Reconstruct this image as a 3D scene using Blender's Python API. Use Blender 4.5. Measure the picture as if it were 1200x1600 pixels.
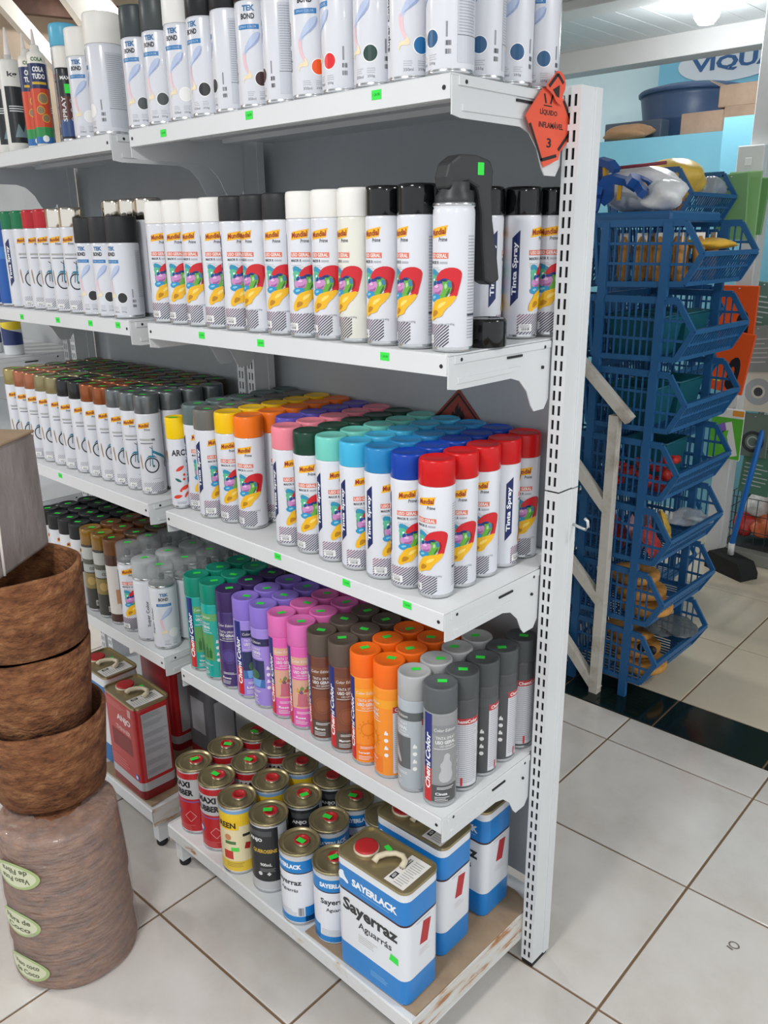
import bpy, bmesh, math, random
from mathutils import Vector, Matrix
from math import sin, cos, pi, radians as R_
random.seed(7)
for o in list(bpy.data.objects): bpy.data.objects.remove(o)
scene = bpy.context.scene
C = scene.collection

# ------------------------------------------------------------------ camera, world, lights, exposure
F_PX = 1303.36; YAW, PIT, ROL = -0.7621, 0.3168, -0.0115
CAM = Vector((0.7648, -1.2084, 1.4762))
_fw = Vector((sin(YAW)*cos(PIT), cos(YAW)*cos(PIT), -sin(PIT)))
_r0 = Vector((cos(YAW), -sin(YAW), 0)); _u0 = _r0.cross(_fw)
_rt = cos(ROL)*_r0 + sin(ROL)*_u0; _up = cos(ROL)*_u0 - sin(ROL)*_r0
cd = bpy.data.cameras.new('camera'); cam = bpy.data.objects.new('camera', cd); C.objects.link(cam)
cd.sensor_fit = 'HORIZONTAL'; cd.sensor_width = 36; cd.lens = 36*F_PX/1200; cd.clip_start = .02
m3 = Matrix((_rt, _up, -_fw)).transposed()
cam.matrix_world = Matrix.Translation(CAM) @ m3.to_4x4()
scene.camera = cam
def ray(px, py): return _fw + (px-600)/F_PX*_rt + (800-py)/F_PX*_up
def at(px, py, y=None, z=None, x=None):
    d = ray(px, py)
    t = (y-CAM.y)/d.y if y is not None else (z-CAM.z)/d.z if z is not None else (x-CAM.x)/d.x
    return CAM + d*t

w = bpy.data.worlds.new('world'); scene.world = w; w.use_nodes = True
w.node_tree.nodes['Background'].inputs[0].default_value = (.93, .96, 1, 1)
w.node_tree.nodes['Background'].inputs[1].default_value = 1.45
scene.view_settings.view_transform = 'Standard'; scene.view_settings.look = 'None'
scene.view_settings.gamma = 1; scene.view_settings.exposure = -.40
scene.view_settings.use_curve_mapping = False
def area(name, loc, power, size, sy=None, col=(1, .98, .95), rot=(0, 0, 0)):
    l = bpy.data.lights.new(name, 'AREA'); l.energy = power; l.size = size; l.color = col
    if sy: l.shape = 'RECTANGLE'; l.size_y = sy
    else: l.shape = 'DISK'
    o = bpy.data.objects.new(name, l); o.location = loc; o.rotation_euler = rot; C.objects.link(o); return o
# ceiling lamps over the aisle (behind and beside the camera), plus one added far-left light
area('ceiling_lamp_light', (.1, -1.55, 2.39), 36, .35)
area('ceiling_lamp_light', (-2.6, -1.7, 2.39), 42, .35)
area('ceiling_lamp_light', (1.5, .3, 2.39), 26, .35)
area('ceiling_lamp_light', (-4.1, 1.9, 2.95), 85, .35)  # unseen light added to brighten the far-left wall and roof timbers
area('ceiling_lamp_light', (2.0, -1.8, 2.39), 20, .35)

# ------------------------------------------------------------------ materials
def lin(h):
    if isinstance(h, str):
        h = h.lstrip('#'); c = [int(h[i:i+2], 16)/255 for i in (0, 2, 4)]
    else: c = h
    return tuple(v/12.92 if v <= .04045 else ((v+.055)/1.055)**2.4 for v in c) + (1,)
_M = {}
def mat(col, rough=.5, metal=0, key='', bump=0, bscale=60, var=0, vscale=8, trans=0, alpha=1, coat=0, emit=0, spec=.5, ior=1.45):
    k = (col, rough, metal, key, bump, bscale, var, vscale, trans, alpha, coat, emit, spec)
    if k in _M: return _M[k]
    m = bpy.data.materials.new((key or 'surface')+'_'+str(col)); m.use_nodes = True
    nt = m.node_tree; b = nt.nodes['Principled BSDF']
    b.inputs['Base Color'].default_value = lin(col); b.inputs['Roughness'].default_value = rough
    b.inputs['Metallic'].default_value = metal; b.inputs['Specular IOR Level'].default_value = spec
    b.inputs['IOR'].default_value = ior
    if trans: b.inputs['Transmission Weight'].default_value = trans
    if alpha < 1: b.inputs['Alpha'].default_value = alpha
    if coat: b.inputs['Coat Weight'].default_value = coat; b.inputs['Coat Roughness'].default_value = .08
    if emit: b.inputs['Emission Color'].default_value = lin(col); b.inputs['Emission Strength'].default_value = emit
    if var or bump:
        tc = nt.nodes.new('ShaderNodeTexCoord')
    if var:
        n = nt.nodes.new('ShaderNodeTexNoise'); n.inputs['Scale'].default_value = vscale; n.inputs['Detail'].default_value = 5
        nt.links.new(tc.outputs['Object'], n.inputs['Vector'])
        rp = nt.nodes.new('ShaderNodeValToRGB'); c = lin(col)
        rp.color_ramp.elements[0].position = .3; rp.color_ramp.elements[1].position = .7
        rp.color_ramp.elements[0].color = tuple(v*(1-var) for v in c[:3])+(1,)
        rp.color_ramp.elements[1].color = tuple(min(1, v*(1+var)) for v in c[:3])+(1,)
        nt.links.new(n.outputs['Fac'], rp.inputs['Fac']); nt.links.new(rp.outputs['Color'], b.inputs['Base Color'])
    if bump:
        n2 = nt.nodes.new('ShaderNodeTexNoise'); n2.inputs['Scale'].default_value = bscale; n2.inputs['Detail'].default_value = 6
        nt.links.new(tc.outputs['Object'], n2.inputs['Vector'])
        bp = nt.nodes.new('ShaderNodeBump'); bp.inputs['Strength'].default_value = bump; bp.inputs['Distance'].default_value = .004
        nt.links.new(n2.outputs['Fac'], bp.inputs['Height']); nt.links.new(bp.outputs['Normal'], b.inputs['Normal'])
    _M[k] = m
    return m
def noise_mat(key, stops, scale, rough=.6, bump=.3, bscale=40, stretch=(1, 1, 1), metal=0, dist=.006, coord='Object', detail=8, coat=0):
    m = bpy.data.materials.new(key); m.use_nodes = True; nt = m.node_tree; b = nt.nodes['Principled BSDF']
    b.inputs['Roughness'].default_value = rough; b.inputs['Metallic'].default_value = metal
    if coat: b.inputs['Coat Weight'].default_value = coat; b.inputs['Coat Roughness'].default_value = .1
    tc = nt.nodes.new('ShaderNodeTexCoord'); mp = nt.nodes.new('ShaderNodeMapping'); mp.inputs['Scale'].default_value = stretch
    nt.links.new(tc.outputs[coord], mp.inputs['Vector'])
    n = nt.nodes.new('ShaderNodeTexNoise'); n.inputs['Scale'].default_value = scale; n.inputs['Detail'].default_value = detail; n.inputs['Roughness'].default_value = .62
    nt.links.new(mp.outputs[0], n.inputs['Vector'])
    rp = nt.nodes.new('ShaderNodeValToRGB'); e = rp.color_ramp.elements
    while len(e) < len(stops): e.new(.5)
    for i, (p, c) in enumerate(stops): e[i].position = p; e[i].color = lin(c)
    nt.links.new(n.outputs['Fac'], rp.inputs['Fac']); nt.links.new(rp.outputs['Color'], b.inputs['Base Color'])
    n2 = nt.nodes.new('ShaderNodeTexNoise'); n2.inputs['Scale'].default_value = bscale; n2.inputs['Detail'].default_value = 8
    nt.links.new(mp.outputs[0], n2.inputs['Vector'])
    bp = nt.nodes.new('ShaderNodeBump'); bp.inputs['Strength'].default_value = bump; bp.inputs['Distance'].default_value = dist
    nt.links.new(n2.outputs['Fac'], bp.inputs['Height']); nt.links.new(bp.outputs['Normal'], b.inputs['Normal'])
    return m
WHITE_METAL = mat('d3d6d8', .38, 0, 'white_enamel', var=.03, vscale=6)
GREEN = mat('35e04a', .6, 0, 'green_sticker')
DARK = mat('1c1e20', .5, 0, 'dark')
INK = mat('2a2d33', .6, 0, 'ink')

# ------------------------------------------------------------------ mesh helpers
class MB:
    def __init__(s): s.v = []; s.f = []; s.m = []; s.sm = []
    def add(s, vs, fs, mi=0, smooth=False):
        n = len(s.v); s.v += [tuple(v) for v in vs]; s.f += [tuple(i+n for i in f) for f in fs]
        s.m += [mi]*len(fs); s.sm += [smooth]*len(fs); return s
    def box(s, x0, x1, y0, y1, z0, z1, mi=0, M=None):
        vs = [Vector((x, y, z)) for x in (x0, x1) for y in (y0, y1) for z in (z0, z1)]
        if M: vs = [M @ v for v in vs]
        return s.add(vs, [(0, 1, 3, 2), (4, 6, 7, 5), (0, 4, 5, 1), (2, 3, 7, 6), (0, 2, 6, 4), (1, 5, 7, 3)], mi)
    def bbox(s, x0, x1, y0, y1, z0, z1, b=.002, mi=0, M=None):
        xs, ys = (x0, x1), (y0, y1); rings = []
        def ring(i, z): 
            return [(x0+i+0, y0+i+b, z), (x0+i+b, y0+i, z), (x1-i-b, y0+i, z), (x1-i, y0+i+b, z), (x1-i, y1-i-b, z), (x1-i-b, y1-i, z), (x0+i+b, y1-i, z), (x0+i, y1-i-b, z)]
        vs = ring(b*.6, z0)+ring(0, z0+b)+ring(0, z1-b)+ring(b*.6, z1)
        vs = [Vector(v) for v in vs]
        if M: vs = [M @ v for v in vs]
        fs = [tuple(range(7, -1, -1)), tuple(range(24, 32))]
        for k in range(3):
            for i in range(8): j = (i+1) % 8; fs.append((k*8+i, k*8+j, k*8+8+j, k*8+8+i))
        return s.add(vs, fs, mi)
    def lathe(s, prof, seg=24, mi=0, smooth=True, cx=0, cy=0, M=None, mats=None, sx=1, sy=1):
        n = len(prof); vs = []
        for r, z in prof:
            for i in range(seg):
                a = 2*pi*i/seg; v = Vector((cx+r*sin(a)*sx, cy-r*cos(a)*sy, z)); vs.append(M @ v if M else v)
        for k in range(n-1):
            fs = [(k*seg+i, k*seg+(i+1) % seg, (k+1)*seg+(i+1) % seg, (k+1)*seg+i) for i in range(seg)]
            if k == 0: b0 = len(s.v); s.v += [tuple(v) for v in vs]
            s.f += [tuple(i+b0 for i in f) for f in fs]; mm = mats[k] if mats else mi
            s.m += [mm]*seg; s.sm += [smooth]*seg
        if prof[0][0] > 1e-5: s.f.append(tuple(b0+i for i in range(seg-1, -1, -1))); s.m.append(mats[0] if mats else mi); s.sm.append(False)
        if prof[-1][0] > 1e-5: s.f.append(tuple(b0+(n-1)*seg+i for i in range(seg))); s.m.append(mats[-1] if mats else mi); s.sm.append(False)
        return s
    def shell(s, prof, seg=32, mi=0, M=None, wob=None):   # open lathe, no caps
        n = len(prof); vs = []
        for k, (r, z) in enumerate(prof):
            for i in range(seg):
                a = 2*pi*i/seg; rr, zz = (r, z) if wob is None else wob(r, z, a)
                v = Vector((rr*sin(a), -rr*cos(a), zz)); vs.append(M @ v if M else v)
        fs = [(k*seg+i, k*seg+(i+1) % seg, (k+1)*seg+(i+1) % seg, (k+1)*seg+i) for k in range(n-1) for i in range(seg)]
        return s.add(vs, fs, mi, True)
    def prism(s, poly, axis, a0, a1, mi=0, M=None):       # polygon in the other two axes, extruded along axis
        n = len(poly)
        def P(p, a): return Vector((a, p[0], p[1])) if axis == 'x' else Vector((p[0], a, p[1])) if axis == 'y' else Vector((p[0], p[1], a))
        vs = [P(p, a0) for p in poly]+[P(p, a1) for p in poly]
        if M: vs = [M @ v for v in vs]
        fs = [tuple(range(n-1, -1, -1)), tuple(range(n, 2*n))]+[(i, (i+1) % n, n+(i+1) % n, n+i) for i in range(n)]
        return s.add(vs, fs, mi)
    def tube(s, path, r, seg=8, mi=0, closed=False, smooth=True):
        path = [Vector(p) for p in path]; n = len(path); vs = []
        rr = r if isinstance(r, (list, tuple)) else [r]*n
        up = Vector((0, 0, 1)); 
        for k, p in enumerate(path):
            t = (path[(k+1) % n]-path[k-1]) if closed or 0 < k < n-1 else (path[1]-p if k == 0 else p-path[k-1])
            t.normalize(); a = t.cross(up if abs(t.z) < .95 else Vector((1, 0, 0))).normalized(); b = a.cross(t)
            vs += [p+rr[k]*(cos(2*pi*i/seg)*a+sin(2*pi*i/seg)*b) for i in range(seg)]
        m = n if closed else n-1
        fs = [(k*seg+i, k*seg+(i+1) % seg, ((k+1) % n)*seg+(i+1) % seg, ((k+1) % n)*seg+i) for k in range(m) for i in range(seg)]
        if not closed: fs += [tuple(range(seg-1, -1, -1)), tuple(range((n-1)*seg, n*seg))]
        return s.add(vs, fs, mi, smooth)
    def bar(s, p, q, w, t, mi=0):                         # rectangular bar between two points
        p, q = Vector(p), Vector(q); d = (q-p); L = d.length; d.normalize()
        a = d.cross(Vector((0, 0, 1)) if abs(d.z) < .95 else Vector((0, 1, 0))).normalized(); b = a.cross(d)
        M = Matrix((a, b, d)).transposed().to_4x4(); M.translation = p
        return s.box(-w/2, w/2, -t/2, t/2, 0, L, mi, M)
    def mesh(s, name, mats):
        me = bpy.data.meshes.new(name); me.from_pydata(s.v, [], s.f)
        for m in mats: me.materials.append(m)
        me.polygons.foreach_set('material_index', s.m); me.polygons.foreach_set('use_smooth', s.sm)
        bm = bmesh.new(); bm.from_mesh(me); bmesh.ops.recalc_face_normals(bm, faces=bm.faces)
        bm.to_mesh(me); bm.free(); me.update(); return me
def link(name, me, parent=None, mats=None):
    o = bpy.data.objects.new(name, me); C.objects.link(o)
    if parent is not None: o.parent = parent
    return o
def part(name, mb, mats, parent=None):
    if not isinstance(mats, (list, tuple)): mats = [mats]
    return link(name, mb.mesh(name, mats), parent)
def tag(o, label, cat, group=None, kind=None):
    o['label'] = label; o['category'] = cat
    if group: o['group'] = group
    if kind: o['kind'] = kind
    return o
def thing(name, loc, label, cat, group=None, rz=0):
    o = bpy.data.objects.new(name, None); C.objects.link(o); o.empty_display_size = .05
    o.location = loc; o.rotation_euler = (0, 0, rz); return tag(o, label, cat, group)
def struct(o): o['kind'] = 'structure'; return o

# ------------------------------------------------------------------ printed decals (flat shapes laid on a surface)
_T = {}
def text2d(t, bold=0, shear=0):
    k = (t, bold, shear)
    if k in _T: return _T[k]
    cu = bpy.data.curves.new('t', 'FONT'); cu.body = t; cu.resolution_u = 2; cu.offset = bold; cu.shear = shear; cu.fill_mode = 'FRONT'
    ob = bpy.data.objects.new('t', cu); C.objects.link(ob)
    me = bpy.data.meshes.new_from_object(ob.evaluated_get(bpy.context.evaluated_depsgraph_get()))
    vs = [(v.co.x, v.co.y) for v in me.vertices]; fs = [tuple(p.vertices) for p in me.polygons]
    bpy.data.objects.remove(ob); bpy.data.curves.remove(cu); bpy.data.meshes.remove(me)
    x0 = min(v[0] for v in vs); x1 = max(v[0] for v in vs); y0 = min(v[1] for v in vs); y1 = max(v[1] for v in vs)
    vs = [((x-x0)/(x1-x0)-.5, (y-y0)/(y1-y0)-.5) for x, y in vs]
    _T[k] = (vs, fs, (x1-x0)/(y1-y0)); return _T[k]
def chaikin(p, n=1):
    for _ in range(n):
        q = []
        for i in range(len(p)):
            a, b = p[i], p[(i+1) % len(p)]
            q += [(a[0]*.75+b[0]*.25, a[1]*.75+b[1]*.25), (a[0]*.25+b[0]*.75, a[1]*.25+b[1]*.75)]
        p = q
    return p
class Decal:
    def __init__(s): s.sh = []; s.mats = []
    def mi(s, m):
        if m not in s.mats: s.mats.append(m)
        return s.mats.index(m)
    def raw(s, vs, fs, m, l): s.sh.append((vs, fs, s.mi(m), l)); return s
    def poly(s, pts, m, l=0, sm=0):
        if sm: pts = chaikin(pts, sm)
        return s.raw(pts, [tuple(range(len(pts)))], m, l)
    def rect(s, x0, x1, y0, y1, m, l=0): return s.poly([(x0, y0), (x1, y0), (x1, y1), (x0, y1)], m, l)
    def ring(s, cx, cy, r0, r1, m, l=0, seg=22, sx=1):
        vs = [(cx+r*cos(2*pi*i/seg)*sx, cy+r*sin(2*pi*i/seg)) for r in (r0, r1) for i in range(seg)]
        return s.raw(vs, [(i, (i+1) % seg, seg+(i+1) % seg, seg+i) for i in range(seg)], m, l)
    def disc(s, cx, cy, r, m, l=0, seg=20, sx=1): return s.poly([(cx+r*cos(2*pi*i/seg)*sx, cy+r*sin(2*pi*i/seg)) for i in range(seg)], m, l)
    def line(s, p, q, w, m, l=0):
        dx, dy = q[0]-p[0], q[1]-p[1]; L = math.hypot(dx, dy); nx, ny = -dy/L*w/2, dx/L*w/2
        return s.poly([(p[0]+nx, p[1]+ny), (p[0]-nx, p[1]-ny), (q[0]-nx, q[1]-ny), (q[0]+nx, q[1]+ny)], m, l)
    def text(s, t, cx, cy, w, h, m, l=1, rot=0, bold=.02, shear=0):
        vs, fs, asp = text2d(t, bold, shear)
        if w is None: w = h*asp
        c, sn = cos(rot), sin(rot)
        return s.raw([(cx+x*w*c-y*h*sn, cy+x*w*sn+y*h*c) for x, y in vs], fs, m, l)
    def lines(s, x0, x1, y0, y1, n, m, l=0, th=.35, jag=.3):
        st = (y1-y0)/n
        for i in range(n): s.rect(x0, x1-(x1-x0)*random.random()*jag, y0+i*st, y0+i*st+st*th, m, l)
        return s
    def bars(s, x0, x1, y0, y1, n, m, l=0):
        st = (x1-x0)/n
        for i in range(n): s.rect(x0+i*st, x0+i*st+st*random.uniform(.25, .75), y0, y1, m, l)
        return s
    def hatch(s, x0, x1, y0, y1, ms, l=0, st=.0024, w=.0008, slope=1.0):
        n = int(((x1-x0)+(y1-y0)/slope)/st)
        for i in range(n):
            xs = x0-(y1-y0)/slope+i*st; a = max(x0, xs); b = min(x1, xs+(y1-y0)/slope)
            if b-a < .002: continue
            s.line((a, y0+(a-xs)*slope), (b, y0+(b-xs)*slope), w, ms[min(len(ms)-1, int(i/n*len(ms)))], l)
        return s
    def build(s, name, pos, step=None):
        """pos(u, v, layer) -> 3d"""
        bm = bmesh.new(); lay = bm.verts.layers.int.new('lay')
        for vs, fs, mi, l in s.sh:
            bv = []
            for x, y in vs:
                b = bm.verts.new((x, y, 0)); b[lay] = l; bv.append(b)
            for f in fs:
                try: ff = bm.faces.new([bv[i] for i in f]); ff.material_index = mi
                except ValueError: pass
        if step:
            xs = [v.co.x for v in bm.verts]; k = math.ceil(min(xs)/step)*step
            while k < max(xs):
                for v in bm.verts: v.co.z = 0
                g = bm.verts[:]+bm.edges[:]+bm.faces[:]
                res = bmesh.ops.bisect_plane(bm, geom=g, plane_co=(k+1e-6, 0, 0), plane_no=(1, 0, 0), dist=1e-7)
                k += step
            # layer of new verts = from linked original faces
        bmesh.ops.triangulate(bm, faces=[f for f in bm.faces if len(f.verts) > 4])
        fl = {}
        changed = True; known = {}
        # flood the layer across each connected island (islands never share vertices)
        seen = set()
        for v0 in bm.verts:
            if v0 in seen: continue
            st, isl = [v0], []
            seen.add(v0)
            while st:
                v = st.pop(); isl.append(v)
                for e in v.link_edges:
                    o = e.other_vert(v)
                    if o not in seen: seen.add(o); st.append(o)
            L = max(v[lay] for v in isl)
            for v in isl: known[v] = L
        for v in bm.verts: v.co = pos(v.co.x, v.co.y, known[v])
        me = bpy.data.meshes.new(name); bm.to_mesh(me); bm.free()
        for m in s.mats: me.materials.append(m)
        return me
    def wrap(s, name, R, step=.005):
        def pos(u, v, l):
            a = u/R; r = R+.00022+.00016*l
            return Vector((r*sin(a), -r*cos(a), v))
        me = s.build(name, pos, step)
        for p in me.polygons: p.use_smooth = False
        return me
    def flat(s, name, o, ux, uy, eps=.0003):
        o, ux, uy = Vector(o), Vector(ux), Vector(uy); n = ux.cross(uy).normalized()
        return s.build(name, lambda u, v, l: o+ux*u+uy*v+n*(eps*(1+l)))

# ------------------------------------------------------------------ setting: floor, walls, ceiling
FA, FO, FS = .0278, (.1702, .4469), .4394
def fl(s, t, z=0): return Vector((FO[0]+s*cos(FA)-t*sin(FA), FO[1]+s*sin(FA)+t*cos(FA), z))
TILE = noise_mat('glazed_white_tile', [(.25, 'b7b0a9'), (.5, 'c9c5c0'), (.75, 'd3d0cd')], 3.2, .11, .02, 60)
BEIGE = noise_mat('glazed_beige_tile', [(.25, 'c9bca6'), (.6, 'd8ccb6'), (.8, 'dfd5c3')], 2.5, .22, .02, 60)
BLACKT = noise_mat('black_granite', [(.3, '0c1513'), (.6, '12211e'), (.8, '1d2f2b')], 9, .12, .02, 60)
GROUT = mat('7a6148', .9, 0, 'grout', bump=.3)
floor = struct(part('floor', MB().box(-5.2, 3.2, -3.6, 5.2, -.05, -.004), GROUT))
def tile_mesh(name, w, h, m):
    e = .003; b = .0015
    mb = MB(); x0, x1, y0, y1 = e, w-e, e, h-e
    vs = [(x0, y0, -.006), (x1, y0, -.006), (x1, y1, -.006), (x0, y1, -.006), (x0, y0, -b), (x1, y0, -b), (x1, y1, -b), (x0, y1, -b),
          (x0+b, y0+b, 0), (x1-b, y0+b, 0), (x1-b, y1-b, 0), (x0+b, y1-b, 0)]
    fs = [(8, 9, 10, 11)]
    for k in (0, 4):
        for i in range(4): j = (i+1) % 4; fs.append((k+i, k+j, k+4+j, k+4+i))
    mb.add(vs, fs); return mb.mesh(name, [m])
def put_tiles(me, name, s0, t0, w, h, ns, nt):
    for i in range(ns):
        for j in range(nt):
            o = link(name, me, floor); o.location = fl(s0+i*w, t0+j*h); o.rotation_euler = (0, 0, FA)
put_tiles(tile_mesh('floor_tile', FS, FS, TILE), 'floor_tile', -11*FS, -6*FS, FS, FS, 16, 7)
put_tiles(tile_mesh('floor_tile_cut', FS, .158, TILE), 'floor_tile', -11*FS, FS, FS, .158, 16, 1)
put_tiles(tile_mesh('granite_slab', .34, .205, BLACKT), 'granite_slab', -4.787, FS+.158, .34, .205, 21, 1)
put_tiles(tile_mesh('beige_tile', .5, .5, BEIGE), 'beige_tile', -4.86, FS+.363, .5, .5, 15, 7)

d = None
def floor_mark():
    d = Decal(); g = mat('6f6860', .7, 0, 'scuff'); d.ring(0, 0, .007, .010, g, 0, 16, 1.2); d.poly([(-.012, -.014), (.002, -.017), (.004, -.013), (-.010, -.010)], g, 0)
    o = link('scuff_mark', d.flat('scuff_mark', (0, 0, 0), (1, 0, 0), (0, 1, 0)), floor); q = at(1147, 1477, z=0); o.location = (q.x, q.y, .0001)
floor_mark()
WALLP = noise_mat('pale_blue_wall', [(.3, 'c4dcdf'), (.6, 'd3e5e7'), (.8, 'dfedee')], 1.6, .8, .05)
WALLB = noise_mat('sky_blue_paint', [(.3, '6fb2c9'), (.7, '7cbcd1')], 2.2, .7, .04)
struct(part('wall_back', MB().box(-5.2, 3.2, 4.3, 4.4, 0, 3.3), WALLP))
struct(part('wall_ledge', MB().box(-3.6, -1.0, 3.2, 4.3, 0, 1.962), WALLB))
struct(part('wall_sign', MB().box(-1.9, .4, 4.05, 4.3, 1.962, 2.9), WALLB))
struct(part('wall_right', MB().box(-1.0, 1.8, 2.95, 3.05, 0, 1.99), WALLB))
OLDW = noise_mat('stained_cream_boards', [(.3, 'b8a592'), (.55, 'd0bda9'), (.8, 'dccdbc')], 2.2, .85, .1, stretch=(1, .3, 1))
struct(part('wall_left', MB().box(-5.3, -5.2, -3.6, 4.4, 0, 3.5), OLDW))
CEILP = mat('c3c9cc', .4, 0, 'pvc_ceiling')
ceil = struct(part('ceiling', MB().box(-2.62, 2.7, -2.6, 3.12, 2.418, 2.44), mat('8f979b', .6, 0, 'ceiling_backing')))
pm = MB().bbox(-.0567, .0567, -2.6, 3.1, 2.408, 2.418, .002).mesh('ceiling_plank', [CEILP])
for i in range(46): o = link('ceiling_plank', pm, ceil); o.location = (-2.56+i*.1155, 0, 0); o.rotation_euler = (0, 0, 0)
BEAM = mat('c6c8c8', .55, 0, 'painted_beam', var=.06, vscale=3)
struct(part('trim_1', MB().bbox(-2.62, 2.7, 3.1, 3.24, 2.305, 2.417, .004), BEAM))
struct(part('trim_2', MB().bbox(-2.62, 2.7, 2.2, 2.36, 2.37, 2.4075, .004), BEAM))
# timber roof over the far left side of the shop
BROWN = noise_mat('dark_brown_timber', [(.3, '4a332b'), (.7, '66483c')], 3, .7, .15, stretch=(.4, 3, 3))
WBEAM = mat('e6e2da', .6, 0, 'white_painted_timber', var=.05)
rf = struct(part('ceiling_timber', MB().box(-5.2, -2.62, -3.6, 4.3, 3.2, 3.3), OLDW))
def wall_beam(px0, py0, px1, py1, x, wdt, m, lab, dep=.06):
    a, b = at(px0, py0, x=x), at(px1, py1, x=x); mb = MB(); d = (b-a).normalized(); n = Vector((1, 0, 0)); s = d.cross(n).normalized()
    M = Matrix((s, n, d)).transposed().to_4x4(); M.translation = a
    mb.box(-wdt/2, wdt/2, -dep/2, dep/2, -.3, (b-a).length+.3, 0, M)
    o = part('roof_beam', mb, m); return tag(o, lab, 'beam', 'roof timbers at the far left')
wall_beam(-60, -70, 60, 68, -4.3, .075, WBEAM, 'white roof brace slanting down at the upper left corner')
wall_beam(100, -20, 150, 50, -4.1, .11, WBEAM, 'broad white roof brace slanting behind the white-capped cans')
wall_beam(118, -30, 200, 55, -4.4, .12, mat('9c8c7a', .7, 0, 'tan_timber'), 'tan roof timber running beside the broad white brace')  # timber in one even tan colour
wall_beam(-30, 0, 150, 20, -4.9, .10, BROWN, 'dark brown roof beam crossing the far left wall')
wall_beam(140, -30, 165, 40, -4.7, .16, mat('a79a8b', .7, 0, 'post_timber'), 'upright beige timber post behind the grey-capped cans', .1)

# ------------------------------------------------------------------ shelving units
ZS = [1.681, 1.3162, .9086, .5185]; DP = .268; ZB = .121; DB = .346
PANEL = noise_mat('grey_back_panel', [(.3, 'a3a8ab'), (.6, 'b0b5b8'), (.8, 'babec1')], 2.4, .45, .03, 30)
SLOT_SHADE = mat('26292c', .8, 0, 'slot_shade')
RUST = noise_mat('white_enamel_with_rust', [(.46, 'd0d1cf'), (.54, 'c9c3b8'), (.6, 'a9764a'), (.75, '6f4527')], 7, .5, .2, 60, stretch=(3, 1, 6))
RUSTL = noise_mat('white_enamel_with_light_rust', [(.56, 'd2d4d4'), (.63, 'c9c3b8'), (.68, 'a9764a'), (.8, '6f4527')], 7, .45, .2, 60, stretch=(2, 1, 4))
SX = [.002, .0075, .0125, .0185, .0235, .030]
def upright_mesh(z0, z1):
    mb = MB()
    for a, b in ((SX[0], SX[1]), (SX[2], SX[3]), (SX[4], SX[5])): mb.box(a, b, 0, .002, z0, z1)
    n = int((z1-z0)/.025)
    for i in range(n):
        zb = z0+i*.025
        for a, b in ((SX[1], SX[2]), (SX[3], SX[4])): mb.box(a, b, 0, .002, zb, zb+.0085)
    for a, b in ((SX[1], SX[2]), (SX[3], SX[4])): mb.box(a, b, 0, .002, z0+n*.025, z1)
    mb.box(.002, .0035, .002, .058, z0, z1); mb.box(.0285, .030, .002, .058, z0, z1); mb.box(.002, .030, .056, .058, z0, z1)
    mb.box(.030, .033, .040, .058, z0, z1)
    mb.box(.004, .028, .006, .008, z0, z1, 1)  # dark strip behind the slots, painting in the shade of the hollow post
    return mb.mesh('upright_post', [WHITE_METAL, SLOT_SHADE])
UPM = [upright_mesh(.012, 1.052), upright_mesh(1.055, 1.692)]
FOOT = mat('17181a', .6, 0, 'rubber')
def bracket_mesh(sgn):
    d = DP
    pr = [(-d-.001, -.003), (-d-.001, -.05), (-d+.018, -.053), (-.112, -.053), (-.088, -.06), (-.066, -.08), (-.052, -.106), (-.043, -.116), (-.014, -.116), (-.002, -.1), (-.002, -.004)]
    mb = MB(); mb.prism(pr, 'x', 0, .002*sgn)
    # pressed ridge, hem, slot and bolt heads
    mb.prism([(-d+.02, -.036), (-d+.02, -.044), (-.11, -.043), (-.09, -.036)], 'x', .002*sgn, .004*sgn)
    mb.box(min(.002*sgn, .0045*sgn), max(.002*sgn, .0045*sgn), -d+.012, -.004, -.014, -.003)
    mb.box(min(.002*sgn, .0042*sgn), max(.002*sgn, .0042*sgn), -.125, -.085, -.021, -.0175, 1)
    for y, z in ((-d+.026, -.009), (-.022, -.012), (-.025, -.045)):
        M = Matrix.Translation((.002*sgn, y, z)) @ Matrix.Rotation(pi/2*sgn, 4, 'Y'); mb.lathe([(.0028, 0), (.0028, .003)], 8, 1, M=M)
    return mb.mesh('side_bracket', [WHITE_METAL, DARK])
BRM = {1: bracket_mesh(1), -1: bracket_mesh(-1)}
LIPH = .031
def sticker_flat(name, w, h, parent, loc, ux, uy, digits=True):
    d = Decal(); d.rect(-w/2, w/2, -h/2, h/2, GREEN, 0)
    if digits: d.text('1 24,90', 0, 0, w*.7, h*.34, mat('1f7a2c', .7, 0, 'sticker_print'), 1, bold=0)
    me = d.flat(name, (0, 0, 0), ux, uy); o = link(name, me, parent); o.location = loc; return o
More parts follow.
